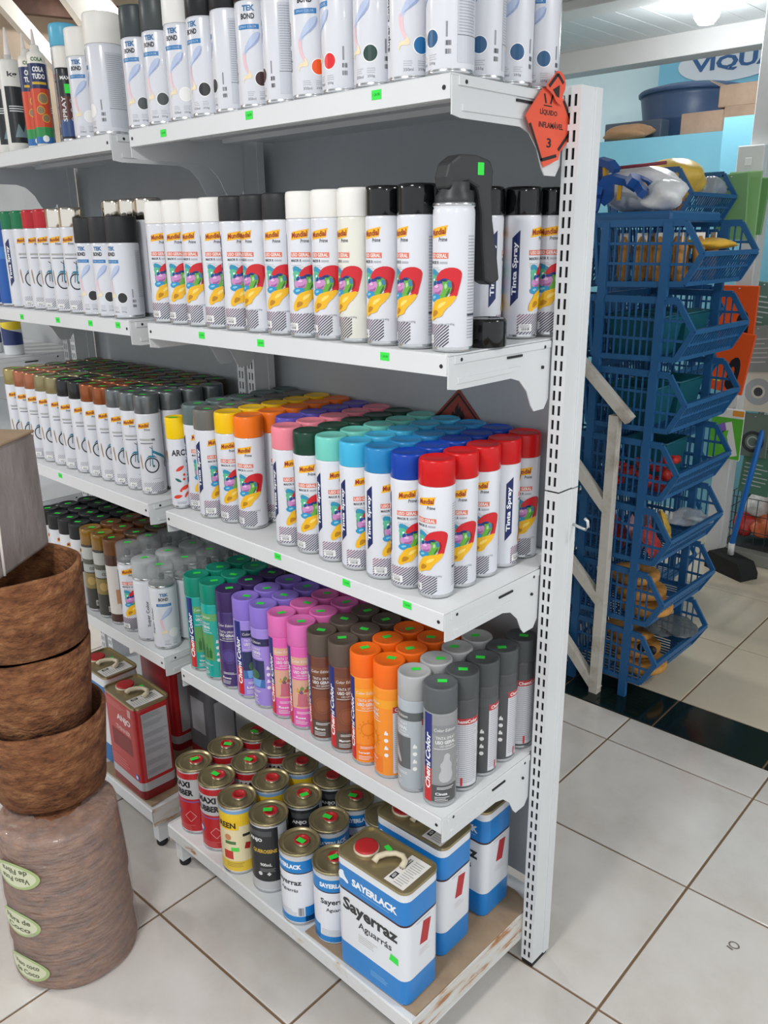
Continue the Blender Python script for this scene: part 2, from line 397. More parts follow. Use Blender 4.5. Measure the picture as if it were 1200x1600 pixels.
def shelf(unit, x0, x1, z, price_px):
    dk = MB(); dk.box(x0+.001, x1-.001, -DP, -.001, z-.0025, z); dk.box(x0+.004, x1-.004, -.001, .08, z-.0025, z)
    for k in range(3): dk.box(x0+.01, x1-.01, -DP+.05+k*.08, -DP+.075+k*.08, z-.012, z-.0025)   # stiffening ribs below
    s = part('shelf', dk, WHITE_METAL, unit)
    lp = MB(); lp.prism([(-DP-.001, z), (-DP-.003, z-.002), (-DP-.003, z-LIPH), (-DP+.010, z-LIPH), (-DP+.010, z-LIPH+.0015), (-DP-.0015, z-LIPH+.0015), (-DP-.0005, z-.002)], 'x', x0+.002, x1-.002)
    for x in (x0+.012, x1-.012):
        M = Matrix.Translation((x, -DP-.0028, z-.017)) @ Matrix.Rotation(pi/2, 4, 'X'); lp.lathe([(.0032, 0), (.0032, .0008)], 8, 1, M=M)
    part('front_lip', lp, [WHITE_METAL, DARK], s)
    for x, sg in ((x0, -1), (x1-.002, 1)):
        b = link('side_bracket', BRM[sg], s); b.location = (x+(0 if sg > 0 else .002), 0, z)
    for px, py in price_px:
        q = at(px, py, y=-DP-.0035); sticker_flat('price_sticker', .019, .0125, s, (q.x, -DP-.0032, min(max(q.z, z-LIPH+.008), z-.008)), (1, 0, 0), (0, 0, 1))
    return s
def base_shelf(unit, x0, x1):
    z, d = ZB, DB
    dk = MB(); dk.box(x0+.001, x1-.001, -d, -.001, z-.0025, z); dk.box(x0+.004, x1-.004, -.001, .08, z-.0025, z)
    s = part('base_shelf', dk, WHITE_METAL, unit)
    lp = MB(); lp.prism([(-d, z), (-d-.003, z-.003), (-d-.003, z-.034), (-d+.006, z-.034), (-d+.006, z-.032), (-d-.001, z-.032), (-d-.001, z-.004)], 'x', x0+.001, x1-.001)
    part('front_lip', lp, RUSTL if x1 == 0 else WHITE_METAL, s)
    for xa, xb in ((x0, x0+.003), (x1-.003, x1)):
        sp = MB(); sp.prism([(-d, z+.002), (-d, z-.05), (-.02, z-.062), (0, z-.062), (0, z+.002)], 'x', xa, xb); part('side_plate', sp, RUST, s)
    for xa, sg in ((x0+.004, 1), (x1-.03, 1)):
        lg = MB(); lg.box(xa, xa+.026, -d+.012, -d+.04, .018, z-.035, 0); lg.bar((xa+.013, -d+.04, .07), (xa+.013, 0, .07), .026, .03)
        lgp = part('leg', lg, WHITE_METAL, s)
        part('rubber_foot', MB().lathe([(.012, 0), (.014, .003), (.014, .012), (.006, .014), (.006, .02)], 12, cx=xa+.013, cy=-d+.026), FOOT, s)
    return s
def unit_frame(x0, x1, label):
    u = thing('shelving_unit', (0, 0, 0), label, 'shelf unit', 'white steel shelving units')
    for xo in (x0-.032, x1):
        for me in UPM: o = link('upright_post', me, u); o.location = (xo, 0, 0)
        part('rubber_foot', MB().box(xo+.003, xo+.029, .002, .056, 0, .012), FOOT, u)
    for za, zb in ((.14, .52), (.522, .91), (.912, 1.3), (1.302, 1.69)):
        part('back_panel', MB().bbox(x0-.03, x1+.004, .0595, .067, za, zb, .0015) if 0 else MB().bbox(x0-.034, x1+(.034 if x1 < 0 else 0), .0815, .088, za, zb, .0015), PANEL, u)
    return u
U1 = unit_frame(-.80, 0, 'near white steel shelving unit whose slotted end post faces the aisle')
U2 = unit_frame(-1.67, -.87, 'farther white steel shelving unit standing behind the brown pots')
shelf(U1, -.80, 0, ZS[0], [(255, 208), (389, 180), (588, 148)])
shelf(U1, -.80, 0, ZS[1], [(315, 524), (407, 536), (601, 557)])
shelf(U1, -.80, 0, ZS[2], [(433, 856), (541, 911), (636, 945)])
shelf(U1, -.80, 0, ZS[3], [])
base_shelf(U1, -.80, 0)
shelf(U2, -1.67, -.87, ZS[0], [])
shelf(U2, -1.67, -.87, ZS[1], [(34, 495), (90, 500), (141, 505), (184, 508)])
shelf(U2, -1.67, -.87, ZS[2], [(94, 743)])
shelf(U2, -1.67, -.87, ZS[3], [])
base_shelf(U2, -1.67, -.87)
part('kick_panel', MB().box(-1.64, -.90, -.30, -.296, .012, .112), mat('5c6166', .5, 0, 'grey_kick_panel'), U2)
U3 = unit_frame(-2.55, -1.75, 'farthest white shelving unit at the left edge, mostly cut off')
shelf(U3, -2.55, -1.75, 1.155, []); shelf(U3, -2.55, -1.75, .70, [])
# small loose items on the frame
hk = MB(); q = Vector((.034, .05, .985))
hk.tube([(.0335, .05, .985), (.048, .048, .983), (.062, .044, .983), (.068, .042, .99), (.066, .042, 1.0), (.06, .042, 1.004)], .0028, 8)
tag(part('wire_hook', hk, mat('c9cccd', .3, .6, 'zinc')), 'bent zinc wire hook on the outer side of the slotted end post', 'hook')
CARD = noise_mat('brown_cardboard', [(.3, '8a735c'), (.6, 'a08a70'), (.8, 'b19b82')], 7, .85, .12, 50, stretch=(1, 1.6, 1))
cb = MB(); cb.prism([(-.30, -DB+.004), (-.004, -DB+.012), (-.003, .03), (-.05, .045), (-.24, .04), (-.29, -.1)], 'z', ZB+.0005, ZB+.004)
tag(part('cardboard_sheet', cb, CARD), 'worn brown cardboard sheet lining the bottom shelf under the blue square cans', 'cardboard')
cb = MB(); cb.prism([(-1.14, -DB+.004), (-.885, -DB+.006), (-.9, -.1), (-1.1, -.08)], 'z', ZB+.0005, ZB+.005)
tag(part('cardboard_sheet', cb, CARD), 'brown cardboard sheet under the red square can on the farther unit', 'cardboard')
# orange hazard placards
ORA = mat('e0563a', .55, 0, 'orange_card', var=.05, vscale=20); REDP = mat('8e3a30', .5, 0, 'red_placard')
def flame(d, cx, cy, s, m, l):
    d.poly([(cx+x*s, cy+y*s) for x, y in [(-.35, -.5), (-.5, -.15), (-.42, .1), (-.25, -.05), (-.22, .3), (0, .62), (.02, .25), (.15, .45), (.22, .1), (.33, .25), (.48, -.1), (.38, -.4), (.25, -.5), (.2, -.25), (.05, -.05), (-.08, -.25), (-.15, -.5)]], m, l)
pc = thing('hazard_placard', (.009, -.05, 1.632), 'torn orange diamond placard reading LIQUIDO INFLAMAVEL 3 on top shelf end', 'sign'); pc.scale = (1, 1, .78); pc.location.z = 1.636
s_ = .062
d = Decal()
d.poly([(-s_*1.02, .008), (-.022, .058), (-.008, .060), (.0, .052), (.012, .058), (.04, .044), (s_*1.22, .0), (s_*.95, -.022), (.032, -.048), (.028, -.062), (-.012, -.078), (-.03, -.045)], ORA, 0)
bl = mat('1d1a1a', .6, 0, 'placard_ink')
for a, b in (((.035, .044), (.066, .0)), ((.066, 0), (.026, -.045)), ((-.052, -.004), (-.018, -.066)), ((-.02, -.066), (.022, -.055))): d.line(a, b, .006, bl, 1)
d.text('LÍQUIDO', -.004, .019, .046, .0125, bl, 1); d.text('INFLAMÁVEL', .004, -.002, .066, .0125, bl, 1); d.text('3', .0, -.034, .012, .017, bl, 1)
for sx in (-1, 1): d.line((sx*.006-.006, .034), (sx*.011-.006, .05), .004, bl, 1)
d.rect(-.018, .004, .029, .031, bl, 1)
placmesh = d.flat('placard_face', (0, 0, 0), (0, 1, 0), (0, 0, 1)); fo = link('placard_face', placmesh, pc)
mb = MB(); mb.prism([(-s_*1.02, .008), (-.022, .058), (-.008, .060), (.0, .052), (.012, .058), (.04, .044), (s_*1.22, .0), (s_*.95, -.022), (.032, -.048), (.028, -.062), (-.012, -.078), (-.03, -.045)], 'x', -.0008, 0)
part('placard_card', mb, ORA, pc)
d = Decal(); d.poly([(-.028, 0), (0, .03), (.018, .022), (.024, .004), (.014, -.016), (.018, -.03), (0, -.028), (-.012, -.012), (-.03, -.006)], ORA, 0, 1)
d.line((-.022, -.002), (.0, .022), .006, bl, 1); d.line((.0, .022), (.016, .008), .006, bl, 1); d.poly([(-.012, -.006), (.006, .004), (.006, -.018), (-.002, -.016)], bl, 1)
fo = link('torn_corner', d.flat('torn_corner', (0, 0, 0), (0, 1, 0), (0, 0, 1)), pc); fo.location = (.004, .01, .064)
mb = MB(); mb.prism([(-.027, 0), (0, .028), (.017, .02), (.02, .0), (.012, -.024), (-.012, -.012)], 'x', -.0008, .0002); o = part('torn_corner_card', mb, ORA, pc); o.location = (.0038, .01, .064)
rp = thing('hazard_placard', (-.257, .079, 1.118), 'dark red flammable diamond placard behind the caps on the middle shelf', 'sign')
part('placard_card', MB().prism([(-.075, 0), (0, -.075), (.075, 0), (0, .075)], 'y', 0, .0012), REDP, rp)
d = Decal()
for i in range(4):
    a = [(-.066, 0), (0, -.066), (.066, 0), (0, .066)]; d.line(a[i], a[(i+1) % 4], .004, bl, 0)
flame(d, 0, .026, .034, bl, 0); d.rect(-.02, .02, -.002, .001, bl, 0); d.text('INFLAMÁVEL', 0, -.016, .06, .009, bl, 0)
link('placard_print', d.flat('placard_print', (0, 0, 0), (1, 0, 0), (0, 0, 1)), rp)

# ------------------------------------------------------------------ spray cans: meshes
BODYW = mat('d6d9e0', .28, 0, 'white_print', coat=.3)
STEEL = mat('c4c6c8', .22, .9, 'tinplate')
def body_mesh(R, H, name='body', seg=28, m=BODYW):
    mb = MB(); pr = [(R*.80, .002), (R*.93, 0), (R, .0025), (R, .005), (R*.985, .0065), (R*.985, .0075), (R, .009), (R, H-.004), (R*.985, H-.001), (R*.93, H+.0015), (R*.9, H+.002)]
    mb.lathe(pr, seg, mats=[1, 1, 1, 1, 1, 0, 0, 0, 0, 0]); return mb.mesh(name, [m, STEEL])
def body_open_mesh(R, H):
    mb = MB(); pr = [(R*.80, .002), (R*.93, 0), (R, .0025), (R, .005), (R*.985, .0065), (R*.985, .0075), (R, .009), (R, H-.012), (R*.985, H-.006), (R*.94, H-.003), (R*1.0, H-.001), (R*1.0, H+.003), (R*.93, H+.004), (R*.9, H+.002), (R*.62, H+.012), (R*.45, H+.014)]
    mb.lathe(pr, 28, mats=[1]*5+[0]*5+[1]*5); return mb.mesh('body', [BODYW, STEEL])
def cap_mesh(R, z0, z1, rnd=.006, name='cap'):
    mb = MB(); mb.lathe([(R*.985, z0), (R*1.0, z0+.001), (R*.99, z1-rnd), (R*.975, z1-rnd*.45), (R*.94, z1-rnd*.12), (R*.86, z1), (R*.8, z1-.0012), (.0005, z1-.0012)], 28)
    return mb.mesh(name, [mat('ffffff', .3)])
def clearcap_mesh(R, z0, z1):
    mb = MB(); mb.shell([(R, z0), (R, z1-.005), (R*.97, z1-.0015), (R*.9, z1), (.001, z1)], 24); mb.shell([(R-.0012, z0), (R-.0012, z1-.006), (R*.93, z1-.0025), (.001, z1-.0025)], 24)
    return mb.mesh('clear_cap', [mat('ffffff', .3)])
def nozzle_mesh(z):
    mb = MB(); mb.lathe([(.017, z-.004), (.0175, z+.001), (.013, z+.003), (.008, z+.006), (.007, z+.0075)], 16, 1); mb.lathe([(.0065, z+.007), (.0065, z+.02), (.0055, z+.0225), (.001, z+.0225)], 12, 0)
    return mb.mesh('nozzle', [DARK, STEEL])
def sticker_mesh(w=.0165, h=.0105):
    d = Decal(); d.rect(-w/2, w/2, -h/2, h/2, GREEN, 0); return d.flat('price_sticker', (0, 0, 0), (1, 0, 0), (0, 1, 0))
STK = sticker_mesh()

# ------------------------------------------------------------------ printed labels
c_ = lambda h, r=.35: mat(h, r, 0, 'print')
LOGO_Y, LOGO_R, TXT, GREYT = c_('f0b323'), c_('8f2320'), c_('33353c'), c_('8d9097')
def mundial_logo(d, cu, v, s=1, prime=True):
    d.poly([(cu-.0165*s, v-.0085*s), (cu+.0135*s, v-.0045*s), (cu+.0165*s, v+.0095*s), (cu-.0135*s, v+.0045*s)], LOGO_Y, 0)
    d.text('Mundial', cu, v+.0005, .0285*s, .0088*s, LOGO_R, 1, .12, .03, .15)
    if prime: d.text('Prime', cu+.009*s, v-.0095*s, .014*s, .0058*s, TXT, 1, .05, .01, .2)
def backtext(d, u0, u1, v0, v1, n=20):
    d.lines(u0, u1, v0, v1, n, c_('a6a9af'), 0, .4, .25)
    d.rect(u0, u1, v0+(v1-v0)*.22, v0+(v1-v0)*.24, c_('3c3e4c'), 1)
def splash(d, u0=-.0005, k=.000222):
    P = lambda pts: [(u0+(x-295)*k, (1290-y)*.00021) for x, y in pts]
    S = [('2f8fb0', [(185, 735), (215, 733), (262, 765), (240, 800), (205, 790), (180, 770)]), ('56b48c', [(176, 775), (220, 768), (250, 800), (225, 835), (196, 845)]),
         ('c9202a', [(235, 805), (270, 752), (320, 730), (372, 730), (408, 755), (404, 800), (388, 860), (378, 908), (305, 922), (335, 900), (355, 870), (360, 830), (335, 802), (300, 790), (262, 812)]),
         ('63a83f', [(285, 805), (342, 810), (354, 850), (322, 895), (300, 922), (266, 918), (283, 880), (295, 850)]), ('3a7f9c', [(320, 812), (352, 816), (348, 850), (326, 850)]),
         ('c889c0', [(193, 850), (230, 815), (272, 822), (294, 860), (272, 895), (230, 904), (198, 888)]), ('283a86', [(238, 815), (280, 780), (330, 793), (356, 815), (300, 818), (250, 832)]), ('2b3f8f', [(204, 830), (226, 806), (238, 828), (216, 846)]),
         ('2a8fc0', [(178, 915), (220, 893), (268, 905), (258, 940), (210, 950), (182, 938)]),
         ('e9b420', [(228, 945), (290, 925), (378, 908), (345, 962), (300, 1002), (282, 1042), (230, 1052), (205, 1074), (178, 1067), (183, 1020), (210, 980)]), ('d98a1c', [(178, 1030), (215, 1015), (240, 1045), (205, 1074), (178, 1067)])]
    d.poly(P([(190, 760), (240, 770), (330, 800), (352, 860), (310, 925), (240, 950), (190, 930), (180, 850)]), c_('6a8f86'), 0, 1)
    for i, (h, p) in enumerate(S):
        cx = sum(q[0] for q in p)/len(p); cy = sum(q[1] for q in p)/len(p)
        d.poly(P([(cx+(x-cx)*1.1, cy+(y-cy)*1.1) for x, y in p]), c_(h), 1+i % 5, 1)
    for h, p in (('e3b8dc', [(215, 845), (245, 832), (262, 850), (236, 858)]), ('9c5f9a', [(215, 885), (262, 880), (280, 862), (268, 892), (232, 900)]), ('8a1418', [(345, 800), (366, 830), (360, 880), (330, 905), (352, 862)]), ('a6cf8e', [(300, 830), (318, 824), (322, 850), (304, 866)]),
                 ('2f6e2a', [(326, 870), (340, 850), (330, 892), (304, 915)]), ('f4d56a', [(260, 960), (320, 938), (300, 970), (250, 1000)]), ('b57f14', [(212, 1000), (262, 1010), (240, 1040), (200, 1056)]), ('7fc4dc', [(196, 915), (232, 906), (240, 920), (206, 932)]), ('eaf2f4', [(206, 800), (222, 792), (226, 806), (210, 814)]), ('1d2a5e', [(262, 806), (300, 798), (330, 808), (296, 814)])): d.poly(P(p), c_(h), 6, 1)
def lab_mundial():
    d = Decal(); mundial_logo(d, -.012, .167)
    d.rect(-.030, .006, .1315, .1395, c_('d9705a'), 0); d.text('USO GERAL', -.012, .1355, .032, .0055, c_('f3eeea'), 1)
    d.text('MAIOR R', -.0195, .1262, .02, .0045, TXT, 0); d.lines(-.008, .005, .1245, .128, 2, GREYT, 0, .5, 0); d.lines(-.029, -.006, .113, .121, 3, c_('b3b6bb'), 0, .35)
    splash(d)
    d.hatch(-.046, .008, .008, .040, [c_('8a5570'), c_('6a4a64'), c_('4a3a50'), c_('33303c')], 0, .0056, .0017, .8)
    d.rect(-.043, -.020, .012, .024, c_('e6e6e4'), 1); d.bars(-.038, -.024, .014, .018, 10, INK, 2); d.lines(-.041, -.022, .019, .0235, 2, GREYT, 2, .4)
    d.text('400ml/240g', .004, .040, .024, .004, GREYT, 1, .06, 0)
    # slanted navy banner
    d.poly([(-.0585, .052), (-.0455, .066), (-.0455, .170), (-.0585, .158)], c_('16255c'), 0)
    d.text('Tinta Spray', -.052, .111, .082, .0098, c_('eceef2'), 1, pi/2, .03)
    backtext(d, .036, .056, .02, .165, 34); d.bars(.06, .078, .02, .035, 14, INK, 0)
    return d
def lab_bike():
    d = Decal(); mundial_logo(d, -.008, .165, .92)
    d.rect(-.022, .016, .130, .135, c_('b9bbb8'), 0); d.rect(.008, .016, .130, .135, c_('76797a'), 1); d.text('METÁLICA', -.008, .1325, .024, .003, c_('83868a'), 1, 0, 0)
    d.lines(-.02, .016, .1225, .1265, 1, c_('84878c'), 0, .7)
    K = c_('23282b'); B = c_('2f7f9e'); cx, cy = .004, .072
    d.ring(cx, cy, .0155, .0185, K, 1, 26, .92); d.ring(cx, cy, .019, .0208, B, 0, 26, .9) if 0 else None
    d.poly([(cx-.012, cy+.0155), (cx-.005, cy+.0235), (cx+.006, cy+.0235), (cx+.013, cy+.0165), (cx+.004, cy+.0195), (cx-.004, cy+.0195)], B, 2)
    d.line((cx+.0015, cy), (cx+.004, cy+.04), .0024, B, 2); d.line((cx-.004, cy-.002), (cx-.002, cy+.02), .0016, c_('3b5a66'), 2); d.line((cx+.004, cy+.033), (cx+.034, cy+.015), .0058, B, 3)
    d.line((cx+.034, cy+.015), (cx+.044, cy+.004), .0045, B, 2); d.ring(cx+.043, cy-.002, .007, .0098, K, 1, 16)
    d.line((cx-.002, cy+.044), (cx+.004, cy+.039), .0016, K, 2); d.line((cx+.004, cy+.04), (cx+.004, cy+.047), .0012, K, 2); d.disc(cx+.004, cy-.002, .003, c_('45606a'), 2, 8)
    d.poly([(cx-.028, cy+.026), (cx-.026, cy+.023), (cx-.024, cy+.006), (cx-.0225, cy-.010), (cx-.0255, cy-.010), (cx-.028, cy+.006), (cx-.030, cy+.016)], c_('9a805a'), 0, 1)
    d.hatch(-.022, .03, .008, .03, [c_('a39aa2'), c_('77707a')], 0, .0052, .0014, .9); d.rect(-.02, -.002, .010, .019, c_('e4e4e2'), 1); d.text('400ml', -.011, .0135, .01, .0035, INK, 2, 0, 0)
    d.lines(.004, .028, .0385, .041, 1, c_('b0b2b6'), 0, .5)
    d.poly([(-.060, .052), (-.047, .066), (-.047, .170), (-.060, .158)], c_('1f2a5a'), 0); d.text('Tinta Spray', -.0535, .111, .082, .0098, c_('eceef2'), 1, pi/2, .03)
    return d
def lab_tek(dot):
    d = Decal()
    d.text('TEK', -.004, .1455, .021, .0085, c_('3b6f9f'), 0, 0, .05); d.text('BOND', -.006, .134, .0235, .0085, c_('23252c'), 0, 0, .04)
    d.rect(-.0245, .012, .1155, .1225, c_('2f78b4'), 0); d.text('SPRAY COLOR', -.006, .119, .028, .0032, c_('bcd4ea'), 1, 0, 0)
    d.poly([(.012, .113), (.0, .108), (-.012, .092), (-.017, .078), (-.012, .080), (-.002, .090), (.006, .098), (.012, .106)], c_('b4c2de'), 0, 1)
    d.poly([(.014, .113), (.008, .100), (-.006, .088), (-.014, .082), (-.008, .085), (.004, .092), (.012, .1)], c_('97a7cb'), 1, 1)
    d.poly([(-.018, .084), (-.012, .082), (-.0125, .068), (-.008, .056), (-.004, .049), (-.011, .052), (-.016, .062), (-.0185, .072)], c_('e4bfc6'), 0, 1)
    d.poly([(-.008, .058), (-.002, .048), (-.004, .044), (-.016, .045), (-.018, .038), (-.020, .040), (-.018, .049), (-.008, .050)], c_('ead9b4'), 1, 1)
    d.disc(.013, .044, .0118, c_('f2f3f4'), 0, 22); d.disc(.013, .044, .0105, dot, 1, 22)
    d.lines(-.012, .002, .019, .027, 3, c_('b5b7bd'), 0, .35); d.lines(.008, .022, .019, .027, 3, c_('b5b7bd'), 0, .35)
    d.text('350ml', -.005, .0145, .014, .004, c_('6a6d74'), 0, 0, 0); d.text('250g', .014, .0145, .011, .004, c_('6a6d74'), 0, 0, 0)
    d.bars(.034, .042, .024, .030, 8, INK, 0); d.bars(.034, .042, .034, .040, 8, INK, 0); d.rect(.0345, .037, .044, .062, c_('8a8d94'), 0)
    d.rect(.050, .085, .014, .142, c_('c3c7d0'), 0); d.lines(.052, .083, .05, .14, 26, c_('9ba0aa'), 1, .3, .2); d.rect(.050, .085, .046, .0468, c_('555861'), 1)
    d.text('Super Color', -.040, .075, .07, .0095, c_('24262c'), 0, pi/2, .02)
    return d
def lab_chemi(band, panel, pict, icons=True, txt='e8e8e8', name='Cinza', sun=False):
    d = Decal(); T = c_(txt)
    d.rect(-.0235, .072, .1485, .1655, c_(band), 0); d.text('Grey Edition' if 0 else 'Silver Edition' if 0 else 'Color Edition', .0, .157, .04, .006, T, 1, 0, 0, .2)
    d.rect(-.041, -.0242, .010, .078, c_('c4252b'), 0); d.rect(-.041, -.0242, .078, .186, c_('232e78'), 0)
    d.text('Chemi', -.0325, .064, .056, .0115, c_('f2f2f2'), 1, pi/2, .03, .2); d.text('Color', -.0325, .122, .054, .0115, c_('f2f2f2'), 1, pi/2, .03, .2)
    if panel: d.rect(-.0238, .026, .012, .046, c_(panel), 0)
    d.text('TINTA SPRAY', .001, .1415, .036, .0058, T, 1, 0, 0); d.text('USO GERAL', .001, .133, .037, .0068, T, 1, 0, .03); d.text('USO GENERAL', .004, .1255, .028, .0042, T, 1, 0, 0); d.rect(-.02, .022, .1195, .1205, T, 1)
    if pict:
        if sun:
            d.ring(.002, .08, .012, .0145, c_(pict), 1, 24)
            for i in range(12):
                a = i*pi/6; d.line((.002+.016*cos(a), .08+.016*sin(a)), (.002+.020*cos(a), .08+.020*sin(a)), .002, c_(pict), 1)
        else:
            A, B_2 = c_(pict[0]), c_(pict[1]); d.rect(-.0235, .0255, .05, .115, A, 0)
            if name == 'Rosa':
                d.poly([(-.011, .056), (.011, .056), (.009, .084), (-.009, .084)], B_2, 1); d.ring(.013, .07, .005, .007, B_2, 1, 14); d.rect(-.013, .013, .054, .057, B_2, 1)
                for u, v, h in ((-.008, .09, 'c9a23a'), (0, .096, '6a8a4a'), (.008, .091, 'b0503a'), (-.003, .088, '7a4a6a'), (.012, .097, '6a8a4a')): d.line((0, .084), (u*1.3, v+.006), .0012, c_('5a6a3a'), 1); d.disc(u, v, .0042, c_(h), 2, 8)
            elif name == 'Verde':
                for u, hh in ((-.012, .03), (-.003, .042), (.007, .034), (.016, .026)): d.poly([(u-.0035, .056), (u+.0035, .056), (u+.0035, .056+hh*.7), (u+.0012, .056+hh*.8), (u+.0012, .056+hh), (u-.0012, .056+hh), (u-.0012, .056+hh*.8), (u-.0035, .056+hh*.7)], B_2, 1)
            elif name == 'Prata':
                d.poly([(-.02, .108), (-.012, .104), (-.002, .084), (.008, .062), (.004, .058), (-.004, .066), (-.014, .072), (-.02, .08)], B_2, 1, 1)
            elif name == 'Lilás':
                d.rect(-.0235, .0255, .05, .07, c_('3b6aa8'), 1); d.disc(.002, .08, .012, B_2, 2, 14); d.poly([(-.012, .052), (.014, .052), (.018, .07), (-.014, .07)], c_('6fa0d8'), 3)
            elif name in ('Roxo', 'Grafite', 'Marrom'):
                d.disc(.002, .082, .014, B_2, 1, 18); d.ring(.002, .082, .016, .018, B_2, 1, 22)
            else:
                d.poly([(-.008, .052), (-.012, .066), (-.006, .078), (-.010, .088), (-.003, .096), (-.002, .108), (.004, .112), (.010, .106), (.008, .096), (.014, .088), (.012, .078), (.016, .066), (.010, .052)], B_2, 1, 1)
    d.lines(-.014, .02, .038, .044, 2, T, 1, .35); d.text(name, -.006, .0285, .022, .0055, T, 1, 0, .03); d.lines(-.018, .01, .014, .024, 3, T, 1, .3)
    for i in range(4):
        v = .098-i*.0155
        d.disc(.0335, v, .0042, T, 1, 10) if i % 2 else d.poly([(.0295, v-.004), (.0375, v-.004), (.0365, v+.002), (.0345, v+.001), (.034, v+.005), (.031, v+.003)], T, 1)
    d.rect(.046, .098, .012, .152, c_('c9cbd0'), 0); d.lines(.049, .095, .02, .148, 30, c_('9da0a8'), 1, .3, .2); d.rect(.046, .098, .140, .152, c_('b33338'), 2); d.text('ChemiColor', .072, .146, .044, .007, c_('f0f0f0'), 3, 0, .02); d.rect(.062, .066, .013, .03, c_('c4252b'), 2)
    return d

# ------------------------------------------------------------------ can kinds
KM = dict(R=.03025, H=.192, Z=.235); KT = dict(R=.033, H=.157, Z=.211); KC = dict(R=.0298, H=.188, Z=.235); KB = dict(R=.0292, H=.192, Z=.235)
ME = dict(mundial=body_mesh(KM['R'], KM['H']), tek=body_mesh(KT['R'], KT['H']), bike=body_mesh(KB['R'], KB['H']), chemi=body_mesh(KC['R'], KC['H']), tekopen=body_open_mesh(KT['R'], .165), mundopen=body_open_mesh(KM['R'], .203))
CAPS = dict(mundial=cap_mesh(.0304, .1925, .235, .009), tek=cap_mesh(.0334, .1575, .211, .004), bike=cap_mesh(.0294, .1925, .235, .008), chemi=cap_mesh(.0299, .1885, .235, .0025))
LAB = dict(mundial=lab_mundial().wrap('label', KM['R']), bike=lab_bike().wrap('label', KB['R']))
ROWS = ['front', 'second', 'third', 'fourth', 'fifth', 'sixth']
def facing(x, y): return math.atan2(CAM.x-x, -(CAM.y-y))
def can(kind, x, y, z, capm, bodym=None, off=None, label='', group='', lab=None, sticker=False, lean=None, z1=None, bodyme=None, capme=None, name='spray_can', cat='spray can', extra=None):
    t = thing(name, (x, y, z+.0004), label, cat, group)
    t.rotation_euler = (0, 0, facing(x, y)+R_(off or 0))
    if lean: t.rotation_mode = 'ZYX'; t.rotation_euler = (lean[0], lean[1], facing(x, y)+R_(off or 0))
    b = link('body', bodyme or ME[kind], t)
    if bodym: b.material_slots[0].link = 'OBJECT'; b.material_slots[0].material = bodym
    if capm:
        c = link('cap', capme or CAPS[kind], t); c.material_slots[0].link = 'OBJECT'; c.material_slots[0].material = capm
        if sticker:
            zt = z1 or dict(mundial=.235, tek=.211, bike=.235, chemi=.235)[kind]
            s = link('price_sticker', STK, t); s.location = (random.uniform(-.005, .005), random.uniform(-.006, .006), zt-.0010); s.rotation_euler = (0, 0, random.uniform(-.5, .5)-t.rotation_euler.z+.8)
    if lab: link('label', lab, t)
    if extra: extra(t)
    return t
PL = lambda h, r=.3, coat=.0: mat(h, r, 0, 'cap_plastic', coat=coat, spec=.38)

# ------------------------------------------------------------------ middle shelf of the near unit: bright caps
G3 = 'bright-capped spray cans on the middle shelf'
YR = [-.213, -.1515, -.09, -.0285, .033]
cols = [('slate green', '5f6f70', -.7575, 23, 1), ('warm grey', '6b6a66', -.695, 45, 1), ('yellow', 'f2c40c', -.634, 11, 0), ('orange', 'f0761a', -.572, -2, 0), ('violet', '5a4fae', -.499, 20, 0), ('pink', 'ea8596', -.437, 35, 0), ('dark green', '173f30', -.375, 10, 0), ('mint', '72ccbd', -.3135, 40, 0), ('light blue', '41b1da', -.251, 44, 0), ('blue', '2583bd', -.189, 51, 0), ('navy blue', '0d3fa4', -.128, 18, 0), ('red', 'c81418', -.0665, -12, 0)]
for cn, hx, x, off, st in cols:
    for r in range(5):
        if cn == 'violet' and r == 0: continue
        y = -.213+.0612*r+{'orange': .012, 'yellow': .010, 'warm grey': .0, 'slate green': .015}.get(cn, 0)
        o_ = off if r == 0 else {1: 14, 2: 14, 3: 122, 4: 24}[r] if cn == 'red' else random.uniform(-60, 60)
        can('mundial', x, y, ZS[2], PL(hx), off=o_, lab=LAB['mundial'] if (r == 0 or cn == 'red' or (r == 1 and cn in ('violet', 'orange', 'pink'))) else None,
            label=f'{cn}-capped white spray can, {ROWS[r-1 if cn == "violet" else r]} from the aisle in its colour row, middle shelf', group=G3, sticker=bool(st) and r < 3)
# the yellow can with bold black lettering at the left end
d = Decal(); R0 = .0218
d.text('ARC', .003, .128, .03, .014, c_('26262a'), 0, 0, .03)
for u, v, s, rt, h in ((.004, .092, .012, .5, 'd9402c'), (.012, .048, .013, .3, 'd9402c'), (-.006, .028, .012, .2, 'd9402c'), (-.002, .066, .009, -.6, '1f6a6a'), (.014, .032, .009, .9, 'd9402c')):
    d.poly([(u+s*(x*cos(rt)-yy*sin(rt)), v+s*(x*sin(rt)+yy*cos(rt))) for x, yy in ((-1, 0), (-.4, .35), (.3, .4), (1, .1), (.4, -.3), (-.4, -.3))], c_(h), 0, 1)
for u, v in ((.012, .078), (.011, .068), (.002, .042)): d.disc(u, v, .003, c_('d9402c'), 0, 10)
d.lines(-.008, .012, .012, .018, 2, GREYT, 0, .4)
arcb = body_mesh(R0, .158); arcc = cap_mesh(R0+.0003, .1585, .205, .003)
can('mundial', -.7985, -.2265, ZS[2], PL('f4cc0a'), off=-6, lab=d.wrap('label', R0), bodyme=arcb, capme=arcc, z1=.205, sticker=True, label='small yellow-capped can with black ARC lettering at the middle shelf left end', group=G3)

